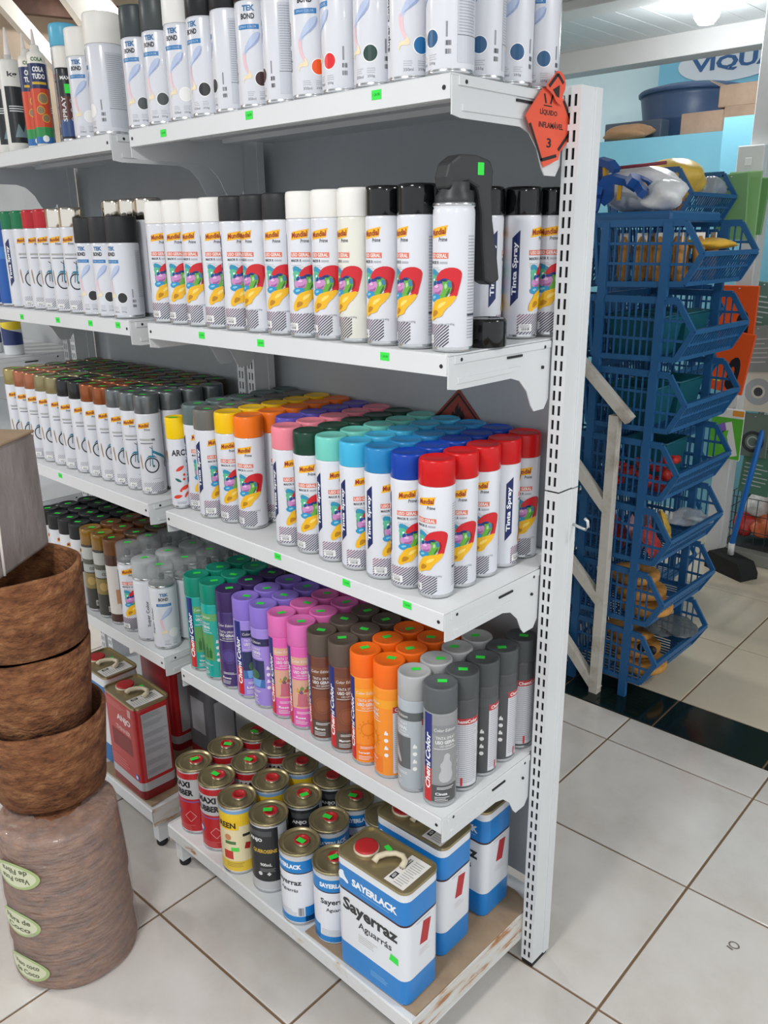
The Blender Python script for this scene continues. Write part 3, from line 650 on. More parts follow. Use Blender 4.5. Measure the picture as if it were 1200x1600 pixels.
# ------------------------------------------------------------------ fourth shelf of the near unit: colour-bodied slim cans
G4 = 'slim coloured spray cans on the fourth shelf'
V = dict(teal=('0f8a72', '16a79c', '6aa86a', None, ('5d9a58', '2d6b3a'), 'Verde'), purple=('3c2a5e', '3f2e6a', '4a3a72', None, ('40306a', '55478a'), 'Roxo'), lilac=('8b74cf', '9b86d6', '2b2a58', None, ('27305a', '3f6a4a'), 'Lilás'),
         pink=('dd6fb4', 'dd5fae', 'd9a98f', None, ('d8a78e', 'c06a78'), 'Rosa'), brown=('5c5048', '6b3a2a', '7a4a32', '57483e', ('7a4430', '8a5138'), 'Marrom'), orange=('ef6a16', 'f08c1c', 'f0a024', 'e8761a', 'd97a18', 'Laranja'),
         silver=('a9abac', 'aab2b8', '5c6062', None, ('5b5f61', 'b4b6b8'), 'Prata'), grey=('575b5e', '8c8e90', '83868a', '4d5052', ('8c8e90', 'b2b4b6'), 'Cinza'), charcoal=('4c5052', '484b4e', '4f5355', None, ('484b4e', '5c6063'), 'Grafite'))
LC = {}
for k, v in V.items(): LC[k] = lab_chemi(v[2], v[3], v[4], name=v[5], sun=(k == 'orange')).wrap('label_'+k, KC['R'])
YC = [-.2265, -.1662, -.1059, -.0456, .0147]
cols = [('teal', 'left teal', -.768, 15, 3), ('teal', 'right teal', -.7065, -62, 3), ('purple', 'dark purple', -.646, -25, 3), ('lilac', 'left lilac', -.586, 15, 4), ('lilac', 'right lilac', -.5255, -60, 4), ('pink', 'left pink', -.4655, 0, 4), ('pink', 'right pink', -.405, -8, 4),
        ('brown', 'left brown', -.3445, -10, 4), ('brown', 'right brown', -.284, 7, 4), ('orange', 'left orange', -.224, 0, 4), ('orange', 'right orange', -.1635, -78, 4), ('silver', 'silver grey', -.1030, -62, 4), ('grey', 'dark grey', -.0425, 18, 5)]
for k, nm, x, off, n in cols:
    for r in range(n):
        kk = 'charcoal' if (k == 'grey' and r >= 1) else k
        o_ = off if r == 0 else {1: -120, 2: -62, 3: -62, 4: -98}[r] if k == 'grey' else random.uniform(-90, 60)
        can('chemi', x, YC[r], ZS[3], PL(V[kk][0], .4, 0), mat(V[kk][1], .3, 0, 'printed_can', coat=.25), o_, lab=LC[kk] if r == 0 or k == 'grey' or (k == 'silver' and r == 1) else None, sticker=True,
            label=f'{nm} slim spray can, {ROWS[r]} from the aisle in its row on the fourth shelf', group=G4)

# ------------------------------------------------------------------ second shelf of the near unit
G2 = 'white spray cans on the second shelf'
W_, B_, GB = PL('e9e8e4', .4, 0), PL('2b2c2e', .5, 0), PL('0d0f11', .15, .4)
ORD = ['first', 'second', 'third', 'fourth', 'fifth', 'sixth', 'seventh', 'eighth', 'ninth', 'tenth', 'eleventh', 'twelfth', 'thirteenth']
lst = [(-.161-.0622*(10-i) if i < 10 else -.161+.0655*(i-10), k, off) for i, (k, off) in enumerate([('w', 7), ('w', 0), ('w', -15), ('w', 8), ('b', 17), ('b', -30), ('b', -10), ('w', 5), ('w', -15), ('c', -35), ('g', -22), ('g', -35)])]
for i, (x, k, off) in enumerate(lst):
    nm = dict(w='white-capped', b='matt black capped', c='white-capped cream bodied', g='glossy black capped')[k]
    can('mundial', x, -.2285, ZS[1], dict(w=W_, c=W_, b=B_, g=GB)[k], mat('dcdcd2', .28, 0, 'cream_print', coat=.3) if k == 'c' else None, off, lab=LAB['mundial'],
        label=f'{nm} spray can, {ORD[i]} from the left on the second shelf', group=G2)
def trig(t): link('nozzle', nozzle_mesh(.213), t)
can('mundial', -.0285, -.226, ZS[1], None, off=-25, lab=LAB['mundial'], bodyme=ME['mundopen'], label='uncapped white spray can fitted with the black trigger handle, second shelf corner', group=G2)
can('mundial', -.098, -.147, ZS[1], GB, off=-30, lab=LAB['mundial'], label='glossy black capped can hidden behind the trigger handle can', group=G2)
can('mundial', -.085, -.078, ZS[1], GB, off=128, lab=LAB['mundial'], label='glossy black capped can standing behind the loose black cap on second shelf', group=G2)
can('mundial', -.05, -.024, ZS[1], GB, off=81, lab=LAB['mundial'], label='glossy black capped can showing a full navy banner, second shelf right end', group=G2)
can('mundial', -.0325, .0365, ZS[1], GB, off=12, lab=LAB['mundial'], label='glossy black capped can against the slotted end post, second shelf', group=G2)
can('mundial', -.114, -.012, ZS[1], GB, off=20, lab=None, label='glossy black capped can at the back left of the banner can, second shelf', group=G2)
o = link('loose_cap', CAPS['mundial'], None); o.material_slots[0].link = 'OBJECT'; o.material_slots[0].material = GB; o.location = (-.020, -.152, ZS[1]-.192)
tag(o, 'loose glossy black cap lying upright at the second shelf right end', 'cap')
# trigger handle clipped on the uncapped can
hx, hy = -.0285, -.226; th = thing('trigger_handle', (hx, hy, ZS[1]+.204), 'black plastic pistol grip spray handle clipped on the uncapped can', 'spray handle', rz=R_(80))
HP = mat('2d2f31', .45, 0, 'black_handle', bump=.05)
mb = MB(); mb.shell([(.0262, 0), (.0268, .003), (.0262, .012), (.022, .018), (.0215, .03)], 24); mb.shell([(.0235, 0), (.0235, .01), (.019, .018), (.0185, .03)], 24)
part('collar', mb, HP, th)
mb = MB(); prof = [(-.024, .020), (-.026, .036), (-.02, .055), (-.002, .066), (.03, .066), (.056, .06), (.062, .046), (.06, .02), (.063, -.02), (.074, -.07), (.080, -.105), (.064, -.112), (.05, -.106), (.044, -.06), (.04, -.01), (.032, .022), (.014, .03)]
mb.prism(prof, 'y', -.0145, .0145); o = part('grip', mb, HP, th); bv = o.modifiers.new('bevel', 'BEVEL'); bv.width = .004; bv.segments = 2
mb = MB(); mb.lathe([(.0055, .012), (.0055, .036), (.004, .038)], 12); mb.box(-.011, -.003, -.004, .004, .022, .034); part('nozzle', mb, mat('e2e2e0', .4, 0, 'white_plastic'), th)
mb = MB(); mb.prism([(.022, .02), (.034, .02), (.03, -.012), (.022, -.03), (.018, -.03), (.024, -.008)], 'y', -.006, .006); part('trigger', mb, HP, th)
sticker_flat('price_sticker', .012, .0165, th, (.036, -.0147, .048), (1, 0, 0), (0, 0, 1), False)

# ------------------------------------------------------------------ top shelf of the near unit
G1 = 'white spray cans on the top shelf'
def tek(x, y, cap, dotc, off, label, group, z=ZS[0], lab=True):
    k = ('t', dotc)
    if lab and k not in LC: LC[k] = lab_tek(c_(dotc)).wrap('label_dot', KT['R'])
    return can('tek', x, y, z, cap, off=off, lab=LC[k] if lab else None, label=label, group=group)
T1 = [(-.796, '3d4548', '3f4648', -26, 'grey'), (-.7245, '42484a', '3f4648', -29, 'grey'), (-.652, 'e8e8e6', 'e9e9e7', -26, 'white'), (-.5815, '17181a', '2a2a2c', -38, 'black'), (-.5125, '17181a', '2a2a2c', -92, 'black turned'), (-.4445, '2b1a1c', '3c2226', -12, 'maroon'), (-.377, '2b1a1c', '3c2226', -100, 'maroon turned'), (-.309, 'ea5518', 'ea5518', -7, 'orange'), (-.2405, 'd8262a', 'd8262a', -62, 'red'), (-.172, '1d3a35', '1d3d38', -38, 'dark green'), (-.1045, '1f6aa5', '1f6aa5', 2, 'blue'), (-.0345, '24557f', '24557f', -70, 'steel blue corner')]
for i, (x, ch, dh, off, nm) in enumerate(T1):
    tek(x, -.232, PL(ch, .35), dh, off, f'{nm}-dot white spray can, {ORD[i]} from the left on the top shelf', G1)
for y, off, nm in ((-.163, -28, 'second'), (-.094, -5, 'third'), (-.025, -5, 'fourth')):
    tek(-.0345, y, PL('24557f', .35), '24557f', off, f'steel blue dot white spray can, {nm} from front along the top shelf right end', G1)

# ------------------------------------------------------------------ farther unit, middle shelf: metallic caps
H3 = 'metallic-capped spray cans on the farther middle shelf'
XB = [-.946, -1.008, -1.0675, -1.127, -1.1865, -1.246, -1.3055, -1.365, -1.4245, -1.484, -1.5435, -1.603]
CB = [('steel grey', '6a7072'), ('steel grey', '6a7072'), ('steel grey', '6a7072'), ('rust', '92502a'), ('rust', '92502a'), ('black', '2d2e30'), ('black', '2d2e30'), ('khaki', '8f8660'), ('khaki', '8f8660'), ('copper', 'a8694a'), ('copper', 'a8694a'), ('gold', 'a1935f')]
mixc = ['4a4136', '6b4a30', '5b533c', '3c4440', '63503a', '4d5254', '78603a']
nth = {}
for i, x in enumerate(XB):
    cn, hx = CB[i]; nth[cn] = nth.get(cn, 0)+1
    col = f'column {ORD[i]} from the right' 
    for r in range(5):
        y = -.205-.0016*i+.0602*r; h = hx
        if r >= 2 and i >= 1: h = mixc[(i*3+r) % 7]
        if r == 1 and i in (2, 5, 8): h = mixc[(i+r) % 7]
        if i == 0 and r == 4: continue
        can('bike', x, y, ZS[2], mat(h, .3, .55, 'metallic_cap', coat=.2), off=random.uniform(-15, 1) if r == 0 else random.uniform(-60, 60), lab=LAB['bike'] if r == 0 or (i == 0 and r == 1) else None,
            label=f'{cn if r == 0 else "metallic"}-capped bicycle-print can, {ORD[i]} from right, {ROWS[r]} row, farther middle shelf', group=H3, sticker=True, lean=(0, 0) if 0 else None)

# ------------------------------------------------------------------ farther unit, second shelf
H2 = 'spray cans on the farther second shelf'
CHROME = mat('d8d2c6', .12, 1, 'chrome_cap')
for x, cm, off, nm in ((-1.155, CHROME, -20, 'chrome-capped bicycle-print can beside the black-capped dotted cans'), (-1.222, CHROME, -17, 'chrome-capped bicycle-print can next to the red caps'), (-1.285, PL('b5202c', .25), -18, 'red-capped bicycle-print can next to the chrome caps'), (-1.347, PL('b5202c', .25), -2, 'red-capped bicycle-print can next to the green caps'),
                       (-1.409, PL('17734a', .25), -4, 'green-capped bicycle-print can next to the red caps'), (-1.471, PL('17734a', .25), 60, 'green-capped bicycle-print can next to the blue can')):
    can('bike', x, -.225, ZS[1], cm, off=off, lab=LAB['bike'], label=nm+', far second shelf', group=H2)
d = Decal(); d.rect(-.03, .03, .12, .15, c_('3c78c0'), 0); d.text('TINTA', 0, .135, .03, .01, c_('e8eef6'), 1); d.text('BETA', .012, .075, .05, .011, c_('e8eef6'), 1, -pi/2, .04)
d.lines(-.01, .02, .03, .04, 3, c_('a9c2e0'), 0, .4)
can('bike', -1.535, -.225, ZS[1], PL('1d56a8'), mat('1c57a6', .3, 0, 'blue_can'), 20, lab=d.wrap('label', KB['R']), label='blue spray can with white letters at the left of far second shelf', group=H2)
can('bike', -1.6, -.222, ZS[1], PL('1d56a8'), mat('1c57a6', .3, 0, 'blue_can'), -40, label='blue spray can half cut off by the left edge, far second shelf', group=H2)
for i, x in enumerate((-1.078, -1.008, -.938)):
    k = ('t', '2c2c2e')
    if k not in LC: LC[k] = lab_tek(c_('2c2c2e')).wrap('label_dot', KT['R'])
    can('tek', x, -.228, ZS[1], B_, off=(-34, -30, -44)[i], lab=LC[k], label=f'black-capped dotted can, {ORD[i]} from left of three on far second shelf', group=H2)
    t = can('bike', x+.0, -.158, ZS[1], CHROME, off=0, label=f'chrome-capped can behind the {ORD[i]} black-capped dotted can on far second shelf', group=H2); t.scale = (1, 1, 1.06)

# ------------------------------------------------------------------ farther unit, top shelf
H1 = 'mixed cans and tubes on the farther top shelf'
WC = PL('e9e7e1', .4, 0)
def big(x, y, lab, off, s=1.0):
    k = ('t', 'e9e9e7')
    if k not in LC: LC[k] = lab_tek(c_('e9e9e7')).wrap('label_dot', KT['R'])
    t = can('tek', x, y, ZS[0], WC, off=off, lab=LC[k], label=lab, group=H1); t.scale = (s, s, min(s, 1.06)); return t
big(-.935, -.226, 'large white-capped spray can at the right end of the far top shelf', -88, 1.14)
big(-.915, -.148, 'white-capped can half hidden behind the large one, far top shelf', -60)
big(-1.024, -.226, 'white-capped can between the slim black tube and the large white-capped can', -20)
d = Decal(); d.rect(-.045, .045, .09, .135, c_('26282c'), 0); d.text('MAX', .0, .126, .02, .007, c_('e9e9e9'), 1, 0, .03); d.rect(-.045, .045, .045, .09, c_('5a302c'), 0); d.rect(-.045, .045, .012, .045, c_('33507f'), 0); d.text('SPRAY', -.008, .066, .05, .009, c_('dcdcdc'), 1, pi/2, .02)
for v in (.082, .064, .046): d.ring(.009, v, .003, .0042, c_('d0d0d0'), 1, 12)
sb = body_mesh(.0185, .145); sc = cap_mesh(.0187, .1455, .186, .003)
def skst(t): s = sticker_flat('price_sticker', .014, .018, t, (0, 0, 0), (1, 0, 0), (0, 0, 1), False); s.location = (.004, -.0192, .105)
can('tek', -1.092, -.236, ZS[0], WC, mat('222428', .3, 0, 'black_can'), 0, lab=d.wrap('label', .0185), bodyme=sb, capme=sc, label='slim black can with translucent white cap and green sticker, far top shelf', group=H1, extra=skst)
t = can('mundial', -1.186, -.178, ZS[0], PL('5fb6d6'), off=-10, lab=LAB['mundial'], label='light blue capped can rising behind the slim black can, far top shelf', group=H1); t.scale = (1.04, 1.04, 1.07)
def glue(x, y, off, lab):
    R0 = .019; k = 'glue'
    if k not in LC:
        d = Decal(); d.text('COLA', 0, .176, .026, .008, c_('2f6a35'), 0, 0, .04); d.rect(-.03, .03, .118, .168, c_('22305e'), 0); d.text('COLA', .0, .156, .024, .011, c_('f0f0f0'), 1, 0, .05); d.text('TUDO', .0, .142, .028, .011, c_('f0f0f0'), 1, 0, .05); d.rect(-.016, .016, .126, .131, c_('d9b02c'), 1)
        d.rect(-.03, .03, .04, .118, c_('cf4a2c'), 0); d.rect(-.03, .03, .02, .04, c_('2f8f4c'), 0); d.rect(-.03, .03, .006, .02, c_('2b6fb0'), 0)
        for u, v, r in ((.004, .098, .012), (-.004, .074, .009), (.006, .058, .009)): d.disc(u, v, r, c_('e0a030'), 1, 14); d.disc(u, v, r*.8, c_('8a7a5c'), 2, 14)
        d.disc(0, .016, .007, c_('eef2ee'), 2, 12)
        LC[k] = d.wrap('label', R0)
        ME['glue'] = MB().lathe([(R0*.9, 0), (R0, .002), (R0, .182), (R0*.9, .19), (R0*.55, .194), (R0*.5, .205), (R0*.3, .207), (.001, .207)], 20).mesh('body', [mat('e8e5dc', .45, 0, 'white_tube')])
    return can('tek', x, y, ZS[0], None, None, off, lab=LC[k], bodyme=ME['glue'], label=lab, group=H1, name='glue_tube', cat='glue tube')
glue(-1.205, -.24, 5, 'colourful glue tube beside the slim black can, far top shelf')
glue(-1.258, -.236, 12, 'colourful glue tube beside the silicone cartridges, far top shelf')
def cart(x, y, off, lab):
    R0 = .024
    if 'cart' not in LC:
        d = Decal(); d.text('kg', .0, .162, .022, .014, c_('26282c'), 0, 0, .03); d.rect(-.022, .03, .018, .138, c_('22272b'), 0); d.text('PU 40', .006, .112, .03, .012, c_('e6e6e6'), 1, 0, .03) if 0 else None
        d.lines(-.016, .024, .085, .1, 3, c_('dfe3e5'), 1, .4); d.poly([(-.01, .03), (.0, .06), (.01, .04), (.02, .065), (.026, .03)], c_('6f8890'), 1); LC['cart'] = d.wrap('label', R0)
        ME['cart'] = MB().lathe([(R0*.94, 0), (R0, .002), (R0, .19), (R0*.96, .194), (.009, .197), (.008, .206)], 22).mesh('body', [mat('e3e2dc', .45, 0, 'white_tube')])
        ME['cone'] = MB().lathe([(.009, .197), (.0075, .205), (.0022, .262), (.001, .263)], 14).mesh('nozzle_cone', [mat('f0e6e2', .4, 0, 'nozzle_plastic')])
    return can('tek', x, y, ZS[0], None, None, off, lab=LC['cart'], bodyme=ME['cart'], label=lab, group=H1, name='silicone_cartridge', cat='cartridge', extra=lambda t: link('nozzle_cone', ME['cone'], t))
cart(-1.345, -.238, 10, 'white sealant cartridge with black panel nearest the glue tubes, far top shelf')
cart(-1.398, -.238, 0, 'white sealant cartridge with black panel cut by the left edge, far top shelf')
cart(-1.318, -.186, 40, 'white sealant cartridge in the back row behind the glue tubes')
cart(-1.371, -.186, 40, 'white sealant cartridge in the back row at the left edge')

# ------------------------------------------------------------------ farther unit, fourth shelf
H4 = 'spray cans on the farther fourth shelf'
def lab_fire():
    d = Decal(); d.rect(-.05, .05, .10, .19, c_('d2d4d8'), 0); mundial_logo(d, .0, .165, .9, False); d.poly([(-.05, .10), (.05, .10), (.05, .15), (-.05, .12)], c_('2a2c2e'), 1)
    d.lines(-.01, .03, .03, .06, 5, c_('8d9094'), 1, .4); return d
def lab_gold():
    d = Decal(); d.rect(-.056, .056, .008, .187, c_('3a3a34'), 0); d.rect(-.055, .055, .150, .186, c_('b9bcb6'), 1); d.rect(-.05, .05, .138, .152, c_('5a5a50'), 2); d.rect(-.055, .055, .115, .138, c_('aab0ac'), 1); d.text('COLOR', .002, .126, .03, .008, c_('30322e'), 2)
    d.rect(-.055, .055, .068, .112, c_('8b7a48'), 1); d.text('DOR', .018, .088, .036, .012, c_('1c1c1a'), 2, pi/2, .04); d.disc(-.012, .09, .012, c_('b59a5c'), 2, 14); d.rect(-.006, .02, .018, .034, c_('d4d4d0'), 1); d.bars(-.004, .018, .02, .030, 12, INK, 2); return d
def lab_wood():
    d = Decal(); d.rect(-.05, .0, .03, .165, c_('d6d2cc'), 0); d.rect(.0, .05, .03, .165, c_('5b3a2c'), 0); d.rect(.004, .024, .12, .15, c_('e0dcd4'), 1); d.text('VERNIZ', .012, .135, .016, .005, c_('7a2a20'), 2); d.rect(-.02, .0, .06, .10, c_('c08a5c'), 1); d.rect(.006, .022, .03, .045, c_('dedede'), 1); d.bars(.008, .02, .032, .042, 9, INK, 2); return d
LC['fire'], LC['gold'], LC['wood'] = lab_fire().wrap('label', KB['R']), lab_gold().wrap('label', KB['R']), lab_wood().wrap('label', KB['R'])
GT = mat('b98a2c', .12, 0, 'amber_cap', trans=.55, coat=.2); BRC = PL('6d4426', .3); DB_ = mat('303236', .35, 0, 'charcoal_can'); BK = PL('202225', .4)
fr = [(-1.505, 'fire', BK, None, 10, 'black'), (-1.4425, 'fire', BK, None, 5, 'black'), (-1.381, 'fire', BK, None, 0, 'black'), (-1.319, 'fire', BK, None, 12, 'black'), (-1.258, 'gold', GT, mat('3a3a34', .3, 0, 'olive_can'), -5, 'amber'), (-1.1965, 'gold', GT, mat('3a3a34', .3, 0, 'olive_can'), 0, 'amber'), (-1.136, 'wood', BRC, mat('4a2e24', .3, 0, 'brown_can'), 20, 'brown')]
for i, (x, lk, cm, bm_, off, nm) in enumerate(fr):
    for r in range(4 if i < 4 else 3):
        cm2 = cm if r == 0 or i < 4 else (BRC if i != 6 else mat('5a4632', .3, .3, 'bronze_cap'))
        can('bike', x, -.226+.061*r, ZS[3], cm2, bm_, off if r == 0 else 0, lab=LC[lk] if r == 0 else None, sticker=True, label=f'{nm}-capped can, {ORD[i]} column from the left, {ROWS[r]} row, far fourth shelf', group=H4)
CLR = mat('dfe6ea', .08, 0, 'clear_plastic', alpha=.1); FRO = mat('d6dcde', .35, 0, 'frosted_plastic', alpha=.32)
CCM = clearcap_mesh(.0294, .185, .237); CCT = clearcap_mesh(.0322, .155, .213); NZ = nozzle_mesh(.196); NZT = nozzle_mesh(.168)
BOP = body_open_mesh(KB['R'], .187)
def clear(kind, x, y, cm, lab, off, label):
    m = kind == 'bike'
    t = thing('spray_can', (x, y, ZS[3]+.0004), label, 'spray can', H4, facing(x, y)+R_(off))
    link('body', BOP if m else ME['tekopen'], t); link('nozzle', NZ if m else NZT, t)
    c = link('clear_cap', CCM if m else CCT, t); c.material_slots[0].link = 'OBJECT'; c.material_slots[0].material = cm
    if lab: link('label', lab, t)
    s = link('price_sticker', STK, t); s.location = (random.uniform(-.005, .005), random.uniform(-.004, .004), (.237 if m else .213)+.0004); s.rotation_euler = (0, 0, .8-t.rotation_euler.z+random.uniform(-.5, .5))
LC['tw'] = lab_tek(c_('e6e6e4')).wrap('label_dot', KT['R'])
for r in range(4): clear('bike', -1.072, -.226+.0612*r, CLR, LAB['mundial'] if r == 0 else None, 10, f'clear-capped tall can, {ROWS[r]} in its row on the far fourth shelf')
for r in range(4): clear('tek', -.999, -.224+.069*r, FRO, LC['tw'] if r == 0 else None, 65, f'frosted-capped shorter can, {ROWS[r]} in its row on the far fourth shelf')
for r in range(4): clear('tek', -.928, -.222+.069*r, CLR, LC['tw'] if r == 0 else None, 8, f'clear-capped shorter can at the right end, {ROWS[r]} row, far fourth shelf')
# bottles on the farthest unit
BOT = MB().lathe([(.026, 0), (.028, .003), (.028, .15), (.024, .165), (.012, .175), (.012, .19)], 20).mesh('body', [mat('dde1e4', .35, 0, 'white_bottle')])
d = Decal(); d.rect(-.045, .045, .075, .125, c_('e4c92a'), 0); d.poly([(-.045, .03), (.045, .03), (.045, .06), (-.045, .085)], c_('27386f'), 1); LBT = d.wrap('label', .028)
BCP = MB().lathe([(.013, .178), (.0135, .18), (.013, .2), (.001, .201)], 14).mesh('cap', [mat('27386f', .4)])
for i in range(4):
    t = thing('bottle', (-1.80-.105*i, -.13-.02*i, 1.1554), f'white bottle with yellow and navy label, {ORD[i]} from right on farthest unit', 'bottle', 'white bottles on the farthest unit', facing(-1.8, -.13)); link('body', BOT, t); link('label', LBT, t); link('cap', BCP, t)

# ------------------------------------------------------------------ tins on the bottom shelf
GB5 = 'round tins on the bottom shelf'
LID = mat('a89c78', .32, .75, 'lacquered_lid'); REDC = mat('b3262a', .35, 0, 'red_plug')
TR, TH = .0425, .178
TINB = MB().lathe([(TR*.96, 0), (TR*1.01, .001), (TR*1.01, .004), (TR*.99, .006), (TR*.99, TH-.008), (TR*1.0, TH-.006)], 32, mats=[1, 1, 1, 0, 1]).mesh('body', [BODYW, STEEL])
TINL = MB().lathe([(TR*1.0, TH-.006), (TR*1.02, TH-.005), (TR*1.02, TH), (TR*.97, TH+.0005), (TR*.94, TH-.004), (TR*.8, TH-.0045), (TR*.78, TH-.0035), (TR*.74, TH-.0045), (.001, TH-.0045)], 32).mesh('lid', [LID])
PLUG = MB().lathe([(.0155, TH-.0045), (.0165, TH-.003), (.0165, TH+.0015), (.0155, TH+.003), (.012, TH+.003), (.0115, TH+.0015), (.001, TH+.0015)], 20, mats=[1, 1, 0, 0, 0, 0]).mesh('plug', [REDC, STEEL])
def lab_maxi():
    d = Decal(); w = TR*pi*.98
    d.rect(-w, w, .13, .168, c_('b92329'), 0); d.rect(-w, w, .098, .152, c_('b9babc'), 1); d.text('MAXI', .0, .1385, .05, .0165, c_('1d1d20'), 2, 0, .05); d.text('RUBBER', .0, .1155, .062, .0165, c_('1d1d20'), 2, 0, .05)
    d.rect(-w, w, .008, .098, c_('b92329'), 0); d.rect(-w, w, .089, .092, c_('7a5fa8'), 1); d.disc(-.022, .055, .0105, c_('2b5fb0'), 1, 18); d.disc(-.022, .055, .006, c_('e8e8ee'), 2, 12)
    for a in ((0, 1), (1, 2), (2, 3), (3, 0)):
        P = [(.02, .035), (.034, .05), (.02, .065), (.006, .05)]; d.line(P[a[0]], P[a[1]], .0009, c_('e8c0c0'), 1)
    d.lines(-.02, .03, .012, .028, 4, c_('d98a8a'), 1, .2); return d
def lab_yen():
    d = Decal(); w = TR*pi*.98
    d.rect(-w, w, .16, .168, c_('7aa6d0'), 0); d.rect(-w, w, .008, .16, c_('e6d9b0'), 0); d.rect(-w, w, .128, .16, c_('ecc62e'), 1); d.rect(-w, w, .008, .035, c_('e2bf3c'), 1); d.rect(-.05, .014, .118, .142, c_('edc21c'), 2); d.text('GREEN', -.02, .130, .056, .015, c_('26241f'), 3, 0, .04)
    d.text('THINNER', -.02, .098, .036, .006, c_('26241f'), 2) if 0 else None; d.disc(-.012, .098, .008, c_('c9885a'), 2, 14); d.rect(-.02, .006, .08, .088, c_('4f7a4a'), 2); d.poly([(.024, .068), (.036, .064), (.04, .08), (.028, .084)], c_('b32a2a'), 2); d.rect(-.025, -.002, .04, .062, c_('c43a30'), 2); d.rect(.022, .042, .1, .107, c_('33332f'), 2); d.rect(-.006, .012, .062, .072, c_('53d552'), 3); d.lines(-.02, .03, .02, .034, 3, c_('8a7a3c'), 2, .3); return d
def lab_kero():
    d = Decal(); w = TR*pi*.98
    d.rect(-w, w, .03, .168, c_('2a2b2d'), 0); d.rect(-w, w, .008, .03, c_('b9babb'), 0); d.rect(-.036, .02, .147, .16, c_('4c4e50'), 1); d.text('ANJO', -.018, .136, .034, .011, c_('e8e8e6'), 1, 0, .04); d.text('QUEROSENE', .002, .108, .056, .011, c_('d9b03a'), 1, 0, .03); d.text('900mL', .004, .074, .026, .008, c_('e8e8e6'), 1, 0, .02)
    d.disc(-.01, .05, .005, c_('d0d0d0'), 1, 12); d.disc(.01, .05, .005, c_('d0d0d0'), 1, 4); d.lines(-.01, .025, .056, .066, 3, c_('8f8f8f'), 1, .3); d.rect(.034, .06, .03, .168, c_('c9cacb'), 1); d.lines(.036, .058, .04, .15, 16, c_('8f8f8f'), 2, .3); return d
SB = c_('1c7ec4'); SW = c_('dfe2e8')
def lab_sayer():
    d = Decal(); w = TR*pi*.98
    d.rect(-w, w, .161, .168, c_('c6c9cc'), 0); d.rect(-w, w, .132, .161, SB, 0); d.rect(-w, w, .1295, .132, c_('3a2330'), 1); d.text('SAYERLACK', 0, .147, .064, .011, c_('eef2f6'), 1, 0, .05)
    d.rect(-w, w, .008, .1295, SW, 0); d.text('Sayerraz', .0, .106, .062, .017, c_('27292e'), 1, 0, .03); d.text('Aguarrás', .002, .087, .042, .011, c_('27292e'), 1, 0, .02)
    d.rect(-w, w, .008, .022, SB, 1); d.rect(-w, -.034, .008, .046, SB, 1); d.rect(.036, w, .008, .046, SB, 1); d.lines(-.03, .02, .024, .04, 5, c_('a5a8ae'), 1, .3); d.bars(.022, .034, .024, .044, 9, INK, 1); return d
LT = dict(maxi=lab_maxi().wrap('label', TR*.99, .006), yen=lab_yen().wrap('label', TR*.99, .006), kero=lab_kero().wrap('label', TR*.99, .006), sayer=lab_sayer().wrap('label', TR*.99, .006))
def tin(k, x, y, off, label, st=True, pr=0):
    t = thing('paint_tin', (x, y, ZB+.0005), label, 'tin', GB5, facing(x, y)+R_(off)); link('body', TINB, t); link('lid', TINL, t); link('label', LT[k], t)
    p = link('plug', PLUG, t); p.location = (.004, .004, 0)
    if st: s = link('price_sticker', STK, t); s.location = (random.uniform(-.004, .006), random.uniform(-.006, .006), TH+.0033); s.rotation_euler = (0, 0, .7-t.rotation_euler.z+random.uniform(-.6, .6)); s.scale = (1.15, 1.15, 1)
tin('maxi', -.7475, -.291, -54, 'red and silver tin at the front left corner of the bottom shelf')
tin('maxi', -.6585, -.290, -42, 'red and silver tin beside the yellow tin in the bottom shelf front row')
tin('yen', -.563, -.303, -22, 'yellow and cream tin with plain red plug in the bottom shelf front row', False)
tin('kero', -.4675, -.291, -22, 'black QUEROSENE tin in the bottom shelf front row')
tin('sayer', -.3495, -.305, -42, 'white and blue tin beside the black tin in the bottom shelf front row')
tin('sayer', -.2595, -.293, 0, 'white and blue tin touching the large blue square can')
tin('maxi', -.742, -.2025, 0, 'red and silver tin in the second row at the bottom shelf left end')
tin('maxi', -.6475, -.2025, 0, 'red and silver tin in the second row behind the yellow tin')
tin('maxi', -.7365, -.114, 0, 'red and silver tin in the third row at the bottom shelf left end')
tin('maxi', -.648, -.1145, 0, 'red and silver tin in the third row without a sticker', False)
tin('yen', -.5545, -.2135, 0, 'yellow tin with plain red plug in the second row', False)
tin('yen', -.5535, -.124, 0, 'yellow tin with plain red plug in the third row', False)
tin('kero', -.4575, -.2015, 10, 'black tin in the second row behind the QUEROSENE tin')
tin('kero', -.4585, -.112, 10, 'black tin in the third row deep under the fourth shelf', False)
tin('sayer', -.3545, -.2165, 10, 'white and blue tin in the second row behind the front blue tin')
tin('sayer', -.3665, -.128, 10, 'white and blue tin in the third row, deep on the bottom shelf')
tin('sayer', -.2775, -.125, 10, 'white and blue tin in shade behind the large square can')

